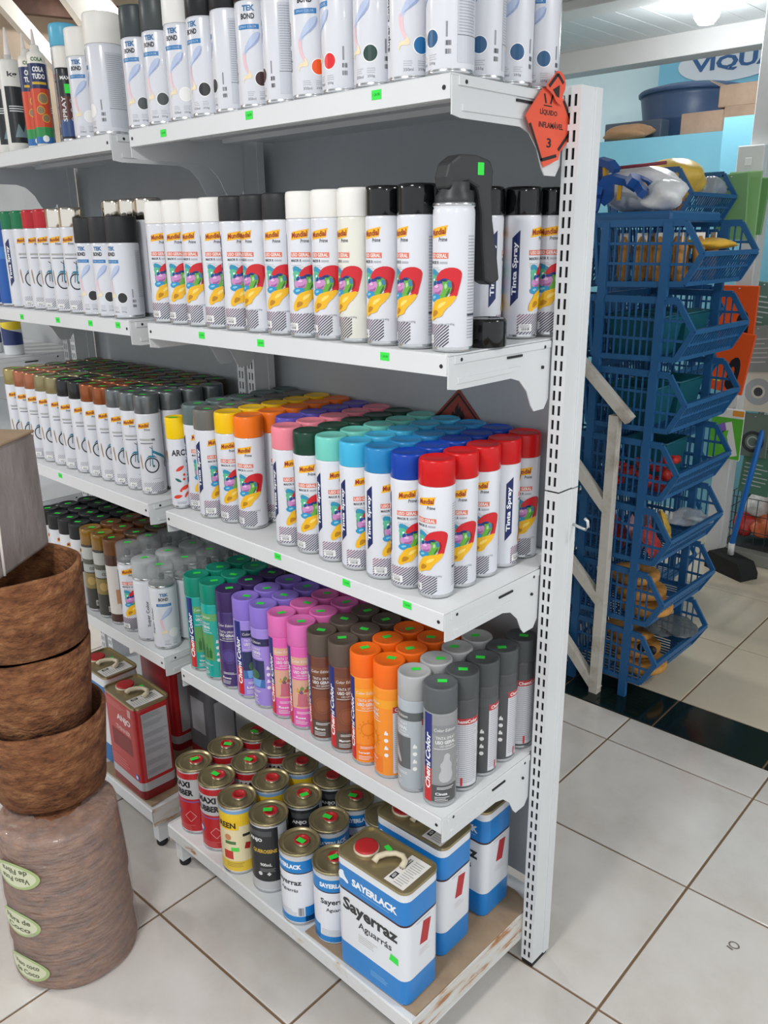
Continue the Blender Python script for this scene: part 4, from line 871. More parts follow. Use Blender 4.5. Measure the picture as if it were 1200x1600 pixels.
# ------------------------------------------------------------------ square cans
def rrect(w, d, r, n=5):
    pts = []
    for cx, cy, a0 in ((w/2-r, d/2-r, 0), (-w/2+r, d/2-r, 90), (-w/2+r, -d/2+r, 180), (w/2-r, -d/2+r, 270)):
        for i in range(n+1): a = R_(a0+90*i/n); pts.append((cx+r*cos(a), cy+r*sin(a)))
    return pts
def sq_body(name, W, D, r, levels, mats):
    mb = MB(); n = None
    rings = []
    for (z, ins, mi) in levels:
        p = [(x, y) for x, y in rrect(W-2*ins, D-2*ins, max(r-ins, .003))]; rings.append([(x, y, z) for x, y in p]); n = len(p)
    for k in range(len(rings)-1):
        mb.add(rings[k]+rings[k+1], [(i, (i+1) % n, n+(i+1) % n, n+i) for i in range(n)], levels[k][2], True)
    mb.add(rings[0], [tuple(range(n-1, -1, -1))], levels[0][2])
    me = mb.mesh(name, mats)
    return me
def square_can(loc, rz, label, W, D, H, levels, mats, front, side, paper=True, plugc=None, group='square cans'):
    t = thing('square_can', loc, label, 'can', group, rz)
    link('body', sq_body('body', W, D, .018, levels, mats), t)
    zt = H-.004
    mb = MB(); n = len(rrect(1, 1, .1)); a = [(x, y, zt) for x, y in rrect(W-.006, D-.006, .015)]; mb.add(a, [tuple(range(n))]); part('top_plate', mb, LID, t)
    mb = MB(); o1 = [(x, y) for x, y in rrect(W+.002, D+.002, .019)]; i1 = [(x, y) for x, y in rrect(W-.006, D-.006, .015)]
    rr = [[(x, y, H-.006) for x, y in o1], [(x, y, H) for x, y in o1], [(x, y, H) for x, y in i1], [(x, y, zt) for x, y in i1]]
    for k in range(3): mb.add(rr[k]+rr[k+1], [(i, (i+1) % n, n+(i+1) % n, n+i) for i in range(n)], 0, False)
    part('rim', mb, LID, t)
    pr = -W*.27
    part('plug', MB().lathe([(.0245, zt), (.025, zt+.004), (.0225, zt+.005), (.0222, zt+.008), (.019, zt+.0085), (.001, zt+.008)], 26, mats=[1, 1, 0, 0, 0], cx=pr, cy=-.004), [plugc or REDC, mat('d8ccb4', .4, .3, 'plug_ring')], t)
    hp = [(pr+.036, -.022, zt+.003), (pr+.036, -.012, zt+.008), (pr+.044, .002, zt+.010), (pr+.058, .014, zt+.011), (pr+.072, .018, zt+.010), (pr+.082, .012, zt+.008), (pr+.084, .0, zt+.003)]
    part('handle', MB().tube(hp, [.0065, .006, .0055, .005, .0055, .006, .0065], 8), mat('d6cbb0', .5, 0, 'cream_plastic'), t)
    if paper:
        d = Decal(); d.rect(0, .046, -.04, .04, c_('dcdad6', .7), 0); d.rect(.004, .014, -.03, -.012, INK, 1); d.text('ADV', .009, -.021, .012, .006, c_('e8e8e8'), 2, pi/2, .02); d.lines(.018, .042, -.034, .034, 12, GREYT, 1, .25); d.bars(.005, .013, -.002, .03, 3, INK, 1)
        o = link('paper_label', d.flat('paper_label', (0, 0, 0), (1, 0, 0), (0, 1, 0)), t); o.location = (W/2-.06, 0, zt)
    s = link('price_sticker', STK, t); s.location = (pr+.03 if paper else .02, D/2-.025, zt+.0004); s.rotation_euler = (0, 0, -.3)
    link('front_label', front.flat('front_label', (0, -D/2, 0), (1, 0, 0), (0, 0, 1)), t)
    link('side_label', side.flat('side_label', (W/2, 0, 0), (0, 1, 0), (0, 0, 1)), t)
    return t
SWm, SBm, LIDm = mat('dde1e6', .3, 0, 'white_tin', coat=.2), mat('1b7cc6', .3, 0, 'blue_tin', coat=.2), mat('3a2230', .4, 0, 'maroon_line')
def sayer_front(st=True):
    d = Decal(); d.text('SAYERLACK', .012, .212, .112, .0165, c_('eef2f6'), 0, 0, .05); d.lines(-.02, .07, .1975, .2, 1, c_('7fb6de'), 0, .6)
    d.poly([(-.078, .222), (-.066, .228), (-.064, .216), (-.052, .206), (-.056, .2), (-.066, .206), (-.078, .204)], c_('e4ecf4'), 0, 1)
    d.text('Sayerraz', .0, .149, .138, .036, c_('2b2d31'), 0, 0, .04); d.text('Aguarrás', .012, .119, .084, .02, c_('2b2d31'), 0, 0, .015)
    d.lines(-.03, .02, .082, .102, 4, c_('c3c2c0'), 0, .4); d.lines(.0, .05, .022, .036, 4, c_('7fb6de'), 0, .35)
    if st: d.poly([(.048, .092), (.07, .09), (.07, .105), (.052, .108)], GREEN, 1)
    return d
def sayer_side():
    d = Decal(); d.poly([(-.01, .122), (.012, .118), (.022, .166), (.0, .17)], c_('b0262e'), 0); d.lines(-.012, .02, .098, .113, 4, c_('c9b6ba'), 0, .2); d.lines(-.02, .02, .18-.005, .182, 1, c_('b9bcc2'), 0, .3); return d
LV = [(0, .002, 1), (.004, 0, 1), (.058, 0, 0), (.1815, 0, 2), (.186, 0, 1), (.2375, 0, 0), (.252, 0, 0), (.258, .003, 0)]
def sayer(x, y, lab, rz=0, st=True):
    return square_can((x, y, ZB+.0045), rz, lab, .176, .098, .26, LV, [SWm, SBm, LIDm], sayer_front(st), sayer_side(), group='blue and white square cans')
sayer(-.1135, -.2915, 'large blue and white square can at the front corner of the bottom shelf', R_(1.5))
sayer(-.137, -.160, 'blue and white square can second from the front on the bottom shelf', R_(1.5), False)
sayer(-.139, -.022, 'blue and white square can at the back beside the slotted post', R_(1), False)
RD = mat('b02326', .3, 0, 'red_tin', coat=.2); SLV = mat('b9bcc0', .35, .3, 'silver_band'); DRD = mat('7d1a1e', .35, 0, 'dark_red')
d1 = Decal(); d1.lines(-.06, .03, .232, .25, 4, c_('d98a86'), 0, .3); d1.rect(.045, .06, .23, .252, c_('c8a0a0'), 0); d1.text('ANJO', .02, .208, .07, .022, c_('e4d6d4'), 0, 0, .05); d1.text('THINNER', .012, .178, .074, .013, c_('d9a9a4'), 0, 0, .04); d1.rect(-.05, .05, .115, .165, c_('7c1519'), 0); d1.disc(.06, .062, .009, c_('2b5fb0'), 0, 16); d1.disc(.06, .062, .005, c_('dfe6ef'), 1, 12); d1.lines(-.06, .03, .06, .09, 4, c_('d98a86'), 0, .2)
d2 = Decal(); d2.rect(-.034, .036, .06, .244, c_('a9abae'), 0)
for i, v in enumerate((.07, .098, .13, .152, .176, .206, .228)): d2.lines(-.031, .033, v, v+.014, 5, c_('8d8f94'), 1, .35); 
square_can((-.990, -.292, ZB+.0055), R_(-2), 'large red square solvent can at the front of the farther bottom shelf', .165, .10, .265, [(0, .002, 2), (.004, 0, 2), (.026, 0, 1), (.05, 0, 0), (.252, 0, 0), (.262, .003, 0)], [RD, SLV, DRD], d1, d2, group='square solvent cans')
square_can((-1.185, -.265, ZB+.0055), 0, 'pale blue square can left of the large red can, mostly behind the pots', .165, .10, .265, [(0, .002, 1), (.004, 0, 1), (.06, 0, 0), (.19, 0, 1), (.235, 0, 0), (.262, .003, 0)], [SWm, mat('2b6ca8', .3, 0, 'mid_blue')], Decal().rect(-.03, .03, .1, .14, c_('9aa7b4'), 0), Decal().rect(-.02, .02, .1, .14, c_('9aa7b4'), 0), group='square solvent cans')
square_can((-1.115, -.115, ZB+.0005), 0, 'shadowed red square can behind the pale blue square can', .165, .10, .265, [(0, .002, 2), (.004, 0, 2), (.026, 0, 1), (.05, 0, 0), (.252, 0, 0), (.262, .003, 0)], [RD, SLV, DRD], Decal().rect(-.05, .05, .1, .16, c_('7c1519'), 0), Decal().rect(-.03, .034, .06, .24, c_('a9abae'), 0), group='square solvent cans')
square_can((-.945, -.1, ZB+.0005), 0, 'dark grey square can in shade behind the large red can', .11, .09, .25, [(0, .002, 1), (.004, 0, 1), (.05, 0, 0), (.24, 0, 0), (.248, .003, 0)], [mat('5a5c60', .4, 0, 'grey_tin'), DRD], Decal().rect(-.03, .03, .1, .2, c_('9a9ca0'), 0), Decal().rect(-.03, .03, .06, .2, c_('a9abae'), 0), paper=False, group='square solvent cans')

# ------------------------------------------------------------------ coconut fibre pots and wrapped stack on the floor
COIR = noise_mat('coconut_fibre', [(.28, '3f2414'), (.44, '744729'), (.58, '8d5e3b'), (.75, 'ad7f55')], 22, .95, 1.0, 70, stretch=(1, 1, 1.8), dist=.012)
PX, PY = -.745, -.625
vd = Vector((-.928, .372, 0))
def pot(name, x, y, z, rb, rt, h, label, group, inv=False, tilt=(0, 0), wt=.009):
    pr = [(.002, .0), (rb*.9, 0), (rb, .006), (rb+(rt-rb)*.5, h*.5), (rt, h-.004), (rt-.002, h), (rt-wt+.002, h), (rt-wt, h-.004), (rb-wt, .012), (.002, .012)]
    ph = random.uniform(0, 6)
    def wob(r, zz, a): return (r*(1+.006*sin(3*a+ph)+.004*sin(7*a+2*ph)), zz+(.002*sin(5*a+ph) if zz > h*.9 else 0))
    mb = MB(); mb.shell(pr, 48, wob=wob)
    o = part(name, mb, COIR); o.location = (x, y, z); o.rotation_euler = (tilt[0]+(pi if inv else 0), tilt[1], 0)
    if inv: o.location.z = z+h
    return tag(o, label, 'plant pot', group) if label else o
ws = thing('wrapped_pot_stack', (PX, PY, 0), 'plastic-wrapped stack of brown fibre pots with green labels on the floor', 'plant pots')
for k in range(3):
    o = pot('fibre_pot', 0, 0, .002+k*.09, .117, .128-.001*k, .178, None, None, inv=True); o.parent = ws
FILM = bpy.data.materials.new('clear_stretch_film'); FILM.use_nodes = True
nt = FILM.node_tree; b = nt.nodes['Principled BSDF']; b.inputs['Base Color'].default_value = lin('d6ccc8'); b.inputs['Roughness'].default_value = .13; b.inputs['Alpha'].default_value = .24; b.inputs['Specular IOR Level'].default_value = 1.0; b.inputs['Coat Weight'].default_value = .6; b.inputs['Coat Roughness'].default_value = .06
tc = nt.nodes.new('ShaderNodeTexCoord'); mp = nt.nodes.new('ShaderNodeMapping'); mp.inputs['Scale'].default_value = (2, 2, 14); mp.inputs['Rotation'].default_value = (.35, .3, 0)
n_ = nt.nodes.new('ShaderNodeTexNoise'); n_.inputs['Scale'].default_value = 9; n_.inputs['Detail'].default_value = 5; bp = nt.nodes.new('ShaderNodeBump'); bp.inputs['Strength'].default_value = .9; bp.inputs['Distance'].default_value = .012
nt.links.new(tc.outputs['Object'], mp.inputs[0]); nt.links.new(mp.outputs[0], n_.inputs['Vector']); nt.links.new(n_.outputs['Fac'], bp.inputs['Height']); nt.links.new(bp.outputs[0], b.inputs['Normal'])
def fw_(r, z, a): return (r+.0008*sin(5*a+z*40)+.0007*sin(11*a-z*70), z+((.0022*sin(9*a+r*300)+.0016*sin(19*a-r*500)) if r < .115 and z > .3 else 0))
mb = MB(); mb.shell([(.130, .002), (.1315, .006), (.1305, .05), (.130, .1), (.129, .15), (.1285, .2), (.125, .25), (.122, .31), (.1205, .345), (.118, .357), (.112, .3625), (.104, .364), (.095, .3635), (.085, .3655), (.07, .364), (.05, .364)], 64, wob=fw_)
part('stretch_film', mb, FILM, ws)
LG, LTX = c_('cdd0b2'), c_('566040')
def potlabel(px, py, z, lines, up):
    R0 = .1322-.016*z; q = at(px, py, x=PX+.05); a = math.atan2(q.x-PX, -(q.y-PY)); 
    d = Decal(); ws_ = 1.3; d.poly([(-.046, 0), (-.03, .018), (0, .024), (.03, .017), (.046, 0), (.03, -.018), (0, -.024), (-.03, -.018)], c_('a3b67c'), 0, 2); d.poly([(-.04, 0), (-.026, .014), (0, .0195), (.026, .013), (.04, 0), (.026, -.014), (0, -.02), (-.026, -.014)], LG, 1, 2)
    rt = pi if up else 0
    d.text(lines[0], 0, -.006 if up else .006, .052, .0095, LTX, 2, rt, .03); d.text(lines[1], 0, .008 if up else -.008, .048, .0095, LTX, 2, rt, .03)
    d.sh = [([(x*1.35, y*1.35) for x, y in vs], fs, mi, l) for vs, fs, mi, l in d.sh]; me = d.wrap('paper_label', R0, .006); o = link('paper_label', me, ws); o.location = (0, 0, z); return o
for z, ang, L, up in ((.285, 20, ('Vaso Pote', 'de Fibra'), True), (.165, 14, ('Fibra de', 'Coco'), False), (.052, 16, ('Vaso coco', 'de Coco'), False)):
    o = potlabel(40, 1350, z, L, up); o.rotation_euler = (0, 0, R_(ang))
ax, ay = PX+vd.x*.07, PY+vd.y*.07
pot('fibre_pot', ax, ay, .3695, .110, .128, .185, 'lowest open brown fibre pot standing on the wrapped stack', 'open coconut fibre pots')
pot('fibre_pot', ax-.006, ay-.004, .520, .103, .1205, .19, 'middle brown fibre pot nested in the lowest open pot', 'open coconut fibre pots')
pot('fibre_pot', ax-.007, ay-.005, .7115, .119, .1225, .1645, 'topmost brown fibre pot with open rim under the grey box', 'open coconut fibre pots')
GREYC = noise_mat('grey_wrapping_paper', [(.3, '7c726c'), (.55, '948b87'), (.8, 'a39b98')], 5, .5, .5, 10, stretch=(1, 3, 1), dist=.02)
fc = Vector((-.853, -.513, .8845)); fd = Vector((.61, -.79, 0)).normalized(); bx = thing('tied_box', fc, 'grey paper covered box tied with white string resting on the pots', 'box')
M = Matrix((fd, Vector((fd.y, -fd.x, 0))*1, Vector((0, 0, 1)))).transposed().to_4x4()
mb = MB(); mb.bbox(0, .24, 0, .15, .0, .236, .006, 0, M)
nb = Vector((fd.y, -fd.x, 0))
part('body', mb, GREYC, bx)
mb = MB(); mb.bbox(-.001, .241, -.001, .151, .2355, .2405, .002, 0, M); part('top_flap', mb, CARD, bx)
mb = MB(); s0 = .17
mb.tube([M @ Vector(v) for v in ((s0-.02, .148, .2425), (s0, -.0005, .2425), (s0+.001, -.003, .235), (s0+.006, -.003, .1), (s0+.012, -.003, .004))], .0028, 6)
part('string', mb, mat('e6e0da', .7, 0, 'white_string'), bx)

# ------------------------------------------------------------------ blue stacking baskets
BLUE = mat('245c8e', .42, 0, 'blue_plastic', var=.05, vscale=5)
TEAL = mat('1c5a70', .45, 0, 'teal_plastic')
def basket_meshes():
    W = .39; prof = [(-.335, 0), (-.055, 0), (0, -.084), (-.046, -.166), (-.315, -.172)]   # side outline, x forward from the tip
    fr = MB()
    for y0 in (0, W):
        for i in range(5):
            a, b2 = prof[i], prof[(i+1) % 5]; fr.bar((a[0], y0, a[1]), (b2[0], y0, b2[1]), .009, .016 if i else .02)
    fr.bar((0, 0, -.084), (0, W, -.084), .012, .014); fr.bar((-.046, 0, -.166), (-.046, W, -.166), .010, .012); fr.bar((-.335, 0, 0), (-.335, W, 0), .010, .02); fr.bar((-.315, 0, -.172), (-.315, W, -.172), .010, .012)
    la = MB()
    def zb(x): return -.172+.006*(x+.315)/.27
    for y0 in (0, W):
        for x in [-.31+i*.0215 for i in range(13)]:
            top = -.004 if x < -.055 else -.084*(x+.055)/.055; bot = zb(x) if x < -.046 else -.166+.082*(x+.046)/.046
            la.bar((x, y0, bot), (x, y0, top), .0035, .006)
        for z in (-.056, -.112): la.bar((-.327, y0, z), (-.02 if z > -.1 else -.016, y0, z), .0035, .008)
    for y in [.02+i*.0195 for i in range(19)]:
        la.bar((0, y, -.084), (-.046, y, -.166), .005, .004); la.bar((-.315, y, -.172), (-.335, y, 0), .0045, .004); la.bar((-.046, y, -.168), (-.315, y, -.172), .0045, .004)
    for z in (-.056, -.112): la.bar((-.331, 0, z), (-.331, W, z), .004, .008)
    la.bar((-.022, 0, -.124), (-.022, W, -.124), .004, .008); la.bar((-.18, 0, -.17), (-.18, W, -.17), .006, .006)
    po = []
    for x in (-.105, -.30):
        for y0 in (0, W):
            m = MB(); m.box(x-.013, x+.013, y0-.008, y0+.008, -.2108, .002); po.append(m.mesh('post', [BLUE]))
    lf = []
    return fr.mesh('rim_frame', [BLUE]), la.mesh('lattice', [BLUE]), po
RIM, LAT, POS = basket_meshes()
RX, RY, RZ = -.252, 1.14, 1.51
TIER = ['top', 'second', 'third', 'fourth', 'fifth', 'sixth', 'lowest']
def basket(x, y, z, lab, group):
    t = thing('stacking_basket', (x, y, z-.2108), lab, 'basket', group)
    for nm, me in (('rim_frame', RIM), ('lattice', LAT)): o = link(nm, me, t); o.location = (0, 0, .2108)
    for me in POS: o = link('post', me, t); o.location = (0, 0, .2108)
    return t
for k in range(7):
    t = basket(RX-.003*k, RY, RZ-.2125*k+(.0 if k < 6 else .0), f'{TIER[k]} blue slatted basket of the front basket tower by the post', 'front blue basket tower')
    if k == 6:
        for px_, yy in ((-.105, 0), (-.105, .39), (-.30, 0), (-.30, .39)):
            m = MB(); m.box(px_-.013, px_+.013, yy-.008, yy+.008, -.0238, .0); o = part('foot', m, BLUE, t)
for k in range(7):
    basket(RX-.43, RY+.05, RZ-.0235-.2125*k, f'{TIER[k]} blue basket of the side tower half hidden behind the end post', 'side blue basket tower')
q = at(1118, 262, y=2.05)
for k in range(8): basket(q.x+.01, 2.05-.2, 1.6995-.2125*k, f'{(TIER[:6]+["seventh", "lowest"])[k]} blue basket of the rear tower near the green packets', 'rear blue basket tower')
# loose goods in the baskets
KRAFT = mat('c08a45', .6, 0, 'amber_goods', var=.25, vscale=30); REDG = mat('c2322c', .4, 0, 'red_goods', var=.2, vscale=40); CLEARP = mat('d9dde0', .15, 0, 'clear_packet', alpha=.35); YELG = mat('e3b23a', .5, 0, 'yellow_goods', var=.2, vscale=30); TEALG = mat('17606f', .4, 0, 'teal_goods')
def lump(name, x, y, z, sx, sy, sz, m, label, cat, group=None, seed=0, rz=0, amp=.18):
    rnd = random.Random(seed); mb = MB(); nU, nV = 22, 14; vs = []
    ph = [rnd.uniform(0, 6) for _ in range(6)]
    for j in range(nV+1):
        v = pi*j/nV
        for i in range(nU):
            u = 2*pi*i/nU; k = 1+amp*(sin(2*u+ph[0])*sin(v*2+ph[1])+.6*sin(3*u+ph[2]+v*3)+.4*sin(5*u+ph[3])*sin(4*v+ph[4]))*sin(v)
            vs.append((sx*sin(v)*cos(u)*k, sy*sin(v)*sin(u)*k, sz*(cos(v)*-1+1)*.5*(1+.25*amp*sin(4*u+ph[5])*sin(v))))
    fs = [(j*nU+i, j*nU+(i+1) % nU, (j+1)*nU+(i+1) % nU, (j+1)*nU+i) for j in range(nV) for i in range(nU)]
    mb.add(vs, fs, 0, True); o = part(name, mb, m); o.location = (x, y, z); o.rotation_euler = (0, 0, rz)
    return tag(o, label, cat, group)
bz = lambda k: RZ-.2125*k-.1665
for i, (dx, dy) in enumerate(((-.27, .06), (-.215, .06), (-.16, .06), (-.10, .08), (-.25, .2), (-.17, .2), (-.1, .2), (-.2, .32), (-.11, .32))):
    mb = MB(); mb.lathe([(.012, 0), (.018, .02), (.016, .07), (.02, .1), (.006, .13)], 10); mb.box(-.016, .016, -.002, .002, .08, .14, 1)
    o = part('brush_pack', mb, [KRAFT, mat('e8e4da', .6, 0, 'card_header')]); o.location = (RX+dx, RY+dy, bz(0)); o.rotation_euler = (0, 0, i*.7); tag(o, f'amber packet standing in the top blue basket, {ORD[i]} of nine', 'packet', 'amber packets in the top basket')
lump('envelope_pack', RX-.10, RY+.27, bz(0)+.09, .075, .09, .035, YELG, 'yellow envelope packet lying on top in the top front basket', 'packet', seed=4)
def tray(x, y, z, w, d_, h, lab):
    t = thing('plastic_tray', (x, y, z), lab, 'tray', 'teal trays in the blue baskets'); mb = MB(); e = .018; o1 = [(-w/2, -d_/2), (w/2, -d_/2), (w/2, d_/2), (-w/2, d_/2)]
    def ring(k, ins, zz): return [(a_*(1-k)-(ins if a_ > 0 else -ins), b_*(1-k)-(ins if b_ > 0 else -ins), zz) for a_, b_ in o1]
    rs = [ring(.18, 0, 0), ring(0, 0, h), ring(0, .003, h), ring(.18, .003, .004)]
    for k in range(3): mb.add(rs[k]+rs[k+1], [(i, (i+1) % 4, 4+(i+1) % 4, 4+i) for i in range(4)])
    mb.add(rs[0], [(3, 2, 1, 0)]); mb.add(rs[3], [(0, 1, 2, 3)]); part('tray_body', mb, TEALG, t)
    part('tray_rim', MB().tube([(a_, b_, h) for a_, b_ in o1], .004, 6, 0, True), TEALG, t)
for k, nm in ((1, 'second'), (2, 'third')):
    tray(RX-.20, RY+.10, bz(k), .17, .15, .115, f'teal plastic tray at the near side of the {nm} front basket'); tray(RX-.20, RY+.285, bz(k), .17, .17, .115, f'teal plastic tray at the far side of the {nm} front basket')
tray(RX-.22, RY+.29, bz(3), .15, .16, .12, 'teal plastic tray at the far side of the fourth front basket')
FIT = MB(); FIT.tube([(-.028, 0, .016), (.028, 0, .016)], .013, 12); FIT.tube([(0, 0, .016), (0, .03, .02)], .011, 12); FIT.tube([(.02, 0, .016), (.028, 0, .016)], .016, 12); FITM = FIT.mesh('red_fitting', [REDG])
for i in range(10):
    o = link('red_fitting', FITM); o.location = (RX-.08-.052*(i % 4)-.01*(i//4), RY+.05+.05*((i*7) % 3), bz(3)+.004+.035*(i//4)); o.rotation_euler = (0, 0, i*1.3); tag(o, 'red tee-shaped pipe fitting in the fourth front basket', 'fitting', 'red fittings in the fourth basket')
PKM = MB().lathe([(.001, -.004), (.7, -.003), (.95, 0), (.7, .003), (.001, .004)], 4)
def pillow(x, y, z, w, d_, h, c, lab, rot, group):
    mb = MB(); n = 8; vs = []
    for s_ in (1, -1):
        for i in range(n+1):
            for j in range(n+1):
                u, v = i/n*2-1, j/n*2-1; k = max(0, (1-u**4)*(1-v**4)); vs.append((u*w/2, v*d_/2, s_*h/2*k*(1+.25*sin(7*u+3*v)*cos(5*v))))
    m_ = (n+1)**2; fs = [(q0+i*(n+1)+j, q0+(i+1)*(n+1)+j, q0+(i+1)*(n+1)+j+1, q0+i*(n+1)+j+1) for q0 in (0, m_) for i in range(n) for j in range(n)]
    mb.add(vs, fs, 0, True); o = part('foil_packet', mb, mat(c, .3, 0, 'foil', var=.35, vscale=45)); o.location = (x, y, z); o.rotation_euler = rot; tag(o, lab, 'packet', group)
for i, (dx, dy, dz, c, nm) in enumerate(((-.10, .06, .05, 'c2433f', 'red'), (-.16, .08, .06, 'd8a3a8', 'pink'), (-.22, .07, .06, 'b03a3a', 'dark red'), (-.12, .2, .06, 'd9b04a', 'yellow'), (-.2, .22, .06, 'c98f94', 'rose'))):
    pillow(RX+dx, RY+dy, bz(4)+dz, .10, .09, .03, c, f'{nm} foil packet leaning in the fifth front basket', (.3*i, 1.0, .5*i), 'foil packets in the fifth basket')
lump('clear_bag', RX-.085, RY+.30, bz(4)+.05, .06, .07, .05, CLEARP, 'clear bag with crinkles at the far end of the fifth front basket', 'bag', seed=10, amp=.35)
for k, nm in ((5, 'sixth'), (6, 'lowest')):
    for i in range(3):
        o = part('sanding_disc_pack', MB().lathe([(.001, 0), (.082, 0), (.085, .004), (.085, .02), (.082, .024), (.03, .024), (.03, .02), (.001, .02)], 26), KRAFT); o.location = (RX-.12-.05*i, RY+.12+.05*i, bz(k)+.002+.027*i); o.rotation_euler = (.0, 0, 0); tag(o, f'amber round disc pack, {ORD[i]} from the bottom in the {nm} front basket', 'disc pack', 'amber disc packs')
lump('clear_bag', RX-.10, RY+.28, bz(6)+.083, .08, .10, .035, mat('6a7276', .2, 0, 'grey_bag', alpha=.7), 'grey clear bag on top in the lowest front basket', 'bag', seed=13, amp=.25)
for i in range(2):
    q = at(1032+i*8, 1008, y=RY+.16); o = part('caster_wheel', MB().lathe([(.004, -.008), (.014, -.007), (.016, 0), (.014, .007), (.004, .008)], 14, M=Matrix.Rotation(pi/2, 4, 'X')), DARK); o.location = (RX-.06-.035*i, RY+.06, bz(6)+.098); tag(o, ('front' if i == 0 else 'rear')+' small black wheel lying in the lowest front basket', 'wheel')
# goods piled on top of the tower: white bags, blue tools, red rod
WBAG = mat('e6e8ea', .35, 0, 'white_bag', bump=1.0, bscale=22); TOOLB = mat('1d4f96', .4, 0, 'blue_tool'); TOOLY = mat('e0a928', .4, 0, 'yellow_tool')
TD = thing('blue_tray', (RX-.30, RY+.02, RZ+.0025), 'flat blue tray on top of the basket tower, holding tools', 'tray')
part('tray', MB().bbox(-.2, .19, 0, .34, 0, .03, .006), BLUE, TD)
zt = RZ+.033
lump('white_bag', RX-.33, RY+.235, zt, .13, .09, .14, WBAG, 'white plastic bag heaped on the tray above the baskets', 'bag', seed=21, amp=.22)
lump('white_bag', RX-.165, RY+.075, zt, .06, .06, .085, WBAG, 'crumpled white plastic bag at the top basket front edge', 'bag', seed=22, amp=.3)
def clamp(px, py, y, lab, rz, ry=0, s=1.0):
    q = at(px, py, y=y); t = thing('ratchet_clamp', q, lab, 'clamp', 'blue and yellow clamps on the tower', rz); t.rotation_euler = (ry, .3, rz); t.scale = (s, s, s)
    part('jaw', MB().prism([(-.05, 0), (-.02, .018), (.03, .02), (.06, .004), (.055, -.01), (.02, 0), (-.01, -.004), (-.03, -.03), (-.055, -.026)], 'y', -.013, .013), TOOLB, t)
    part('handle', MB().prism([(-.03, -.004), (-.012, -.004), (0, -.05), (-.016, -.075), (-.032, -.068)], 'y', -.012, .012), TOOLB, t)
    part('trigger', MB().prism([(.002, -.004), (.014, -.004), (.022, -.045), (.012, -.05)], 'y', -.007, .007), TOOLY, t); return t
clamp(966, 285, 1.2, 'blue clamp with yellow trigger lying against the white bag', .4, .4)
clamp(1000, 285, 1.22, 'blue clamp with yellow trigger pointing up beside the white bag', 1.2, -.9)
clamp(944, 258, 1.24, 'blue clamp with yellow trigger highest beside the end post', -.3, .2)
clamp(938, 300, 1.22, 'blue clamp half hidden behind the end post', 2.0, .2)
rr = MB(); a_, b_ = at(915, 268, y=1.32), at(1041, 254, y=1.3); rr.tube([a_, b_], .005, 8); tag(part('red_rod', rr, mat('8c3a48', .4, 0, 'red_rod')), 'thin dark red rod sticking out above the white bags', 'rod')
tq = at(1105, 268, y=2.05)
lump('yellow_bag', tq.x-.11, 2.0, tq.z-.10, .12, .11, .15, mat('eec85a', .35, 0, 'yellow_bag', var=.15, vscale=20), 'bulging clear bag of yellow goods in the rear basket', 'bag', seed=31, amp=.2)
lump('orange_packs', tq.x-.12, 1.93, tq.z-.16, .10, .06, .1, mat('d98a4a', .5, 0, 'orange_goods', var=.3, vscale=40), 'orange packets seen through the rear basket slats', 'packets', seed=32, amp=.1)

# ------------------------------------------------------------------ white angle frame beside the baskets
FRM = noise_mat('chipped_cream_steel', [(.3, 'a59a8b'), (.5, 'd3cec3'), (.8, 'ddd9d0')], 8, .5, .1, 40)
wf = thing('angle_frame', (-.455, 1.10, 0), 'chipped cream steel frame with slanting braces beside the blue baskets', 'frame')
yF = 1.10
def P_(px, py, y=yF): v = at(px, py, y=y); return v-Vector((-.455, 1.10, 0))
mb = MB(); a_, b_ = P_(972, 650), P_(935, 1080); b_.z = 0; b_.x = 0; a_.x = 0; mb.bar(b_, a_, .03, .03); part('upright', mb, FRM, wf)
tops = [((905, 560), (985, 657)), ((893, 716), (952, 800)), ((884, 865), (942, 945)), ((876, 990), (932, 1082))]
for i, (p0, p1) in enumerate(tops):
    mb = MB(); a_, b_ = P_(*p0), P_(*p1); e = (a_-b_); a_ = b_+e*1.7
    if i == 3: b_.z = max(b_.z, .012)
    mb.bar(b_, a_, .028, .03); part('brace', mb, FRM, wf)

# ------------------------------------------------------------------ things on the ledge and back wall
q = at(1078, 165, y=3.75); TK = mat('3c5272', .4, 0, 'navy_tank')
tk = thing('water_tank', (q.x+.02, 3.745, 1.963), 'large round navy water tank with lid on the blue ledge', 'tank'); tk.scale = (.82, .82, .78)
part('body', MB().lathe([(.29, 0), (.31, .03), (.325, .15), (.33, .16), (.325, .17), (.345, .30), (.35, .33)], 40), TK, tk)
part('lid', MB().lathe([(.362, .325), (.365, .345), (.35, .36), (.25, .385), (.1, .395), (.001, .395)], 40), TK, tk)
CB2 = noise_mat('plain_cardboard', [(.3, '8f7a68'), (.6, 'a58d79'), (.8, 'b59f8c')], 6, .85, .1)
def carton(px, py, y, w, d_, h, lab, z=1.963, rz=0, flaps=0, m=None):
    q = at(px, py, y=y); t = thing('carton', (q.x, y, z), lab, 'carton', 'cartons on the blue ledge', rz); part('box', MB().bbox(-w/2, w/2, -d_/2, d_/2, 0, h, .004), m or CB2, t)
    if flaps:
        for s in (-1, 1): part('flap', MB().prism([(s*w/2, h), (s*(w/2+.05), h+.03), (s*(w/2+.052), h+.027), (s*w/2, h-.004)], 'y', -d_/2, d_/2), CB2, t)
    return t
carton(995, 195, 3.365, .33, .10, .10, 'flat dark carton with taped ends left of the tank', m=mat('4a5563', .6, 0, 'dark_carton'))
carton(1108, 190, 3.32, .22, .18, .10, 'small brown carton in front of the tank on the ledge')
carton(1174, 175, 3.32, .2, .18, .11, 'brown carton at the right end of the ledge under another', z=1.963)
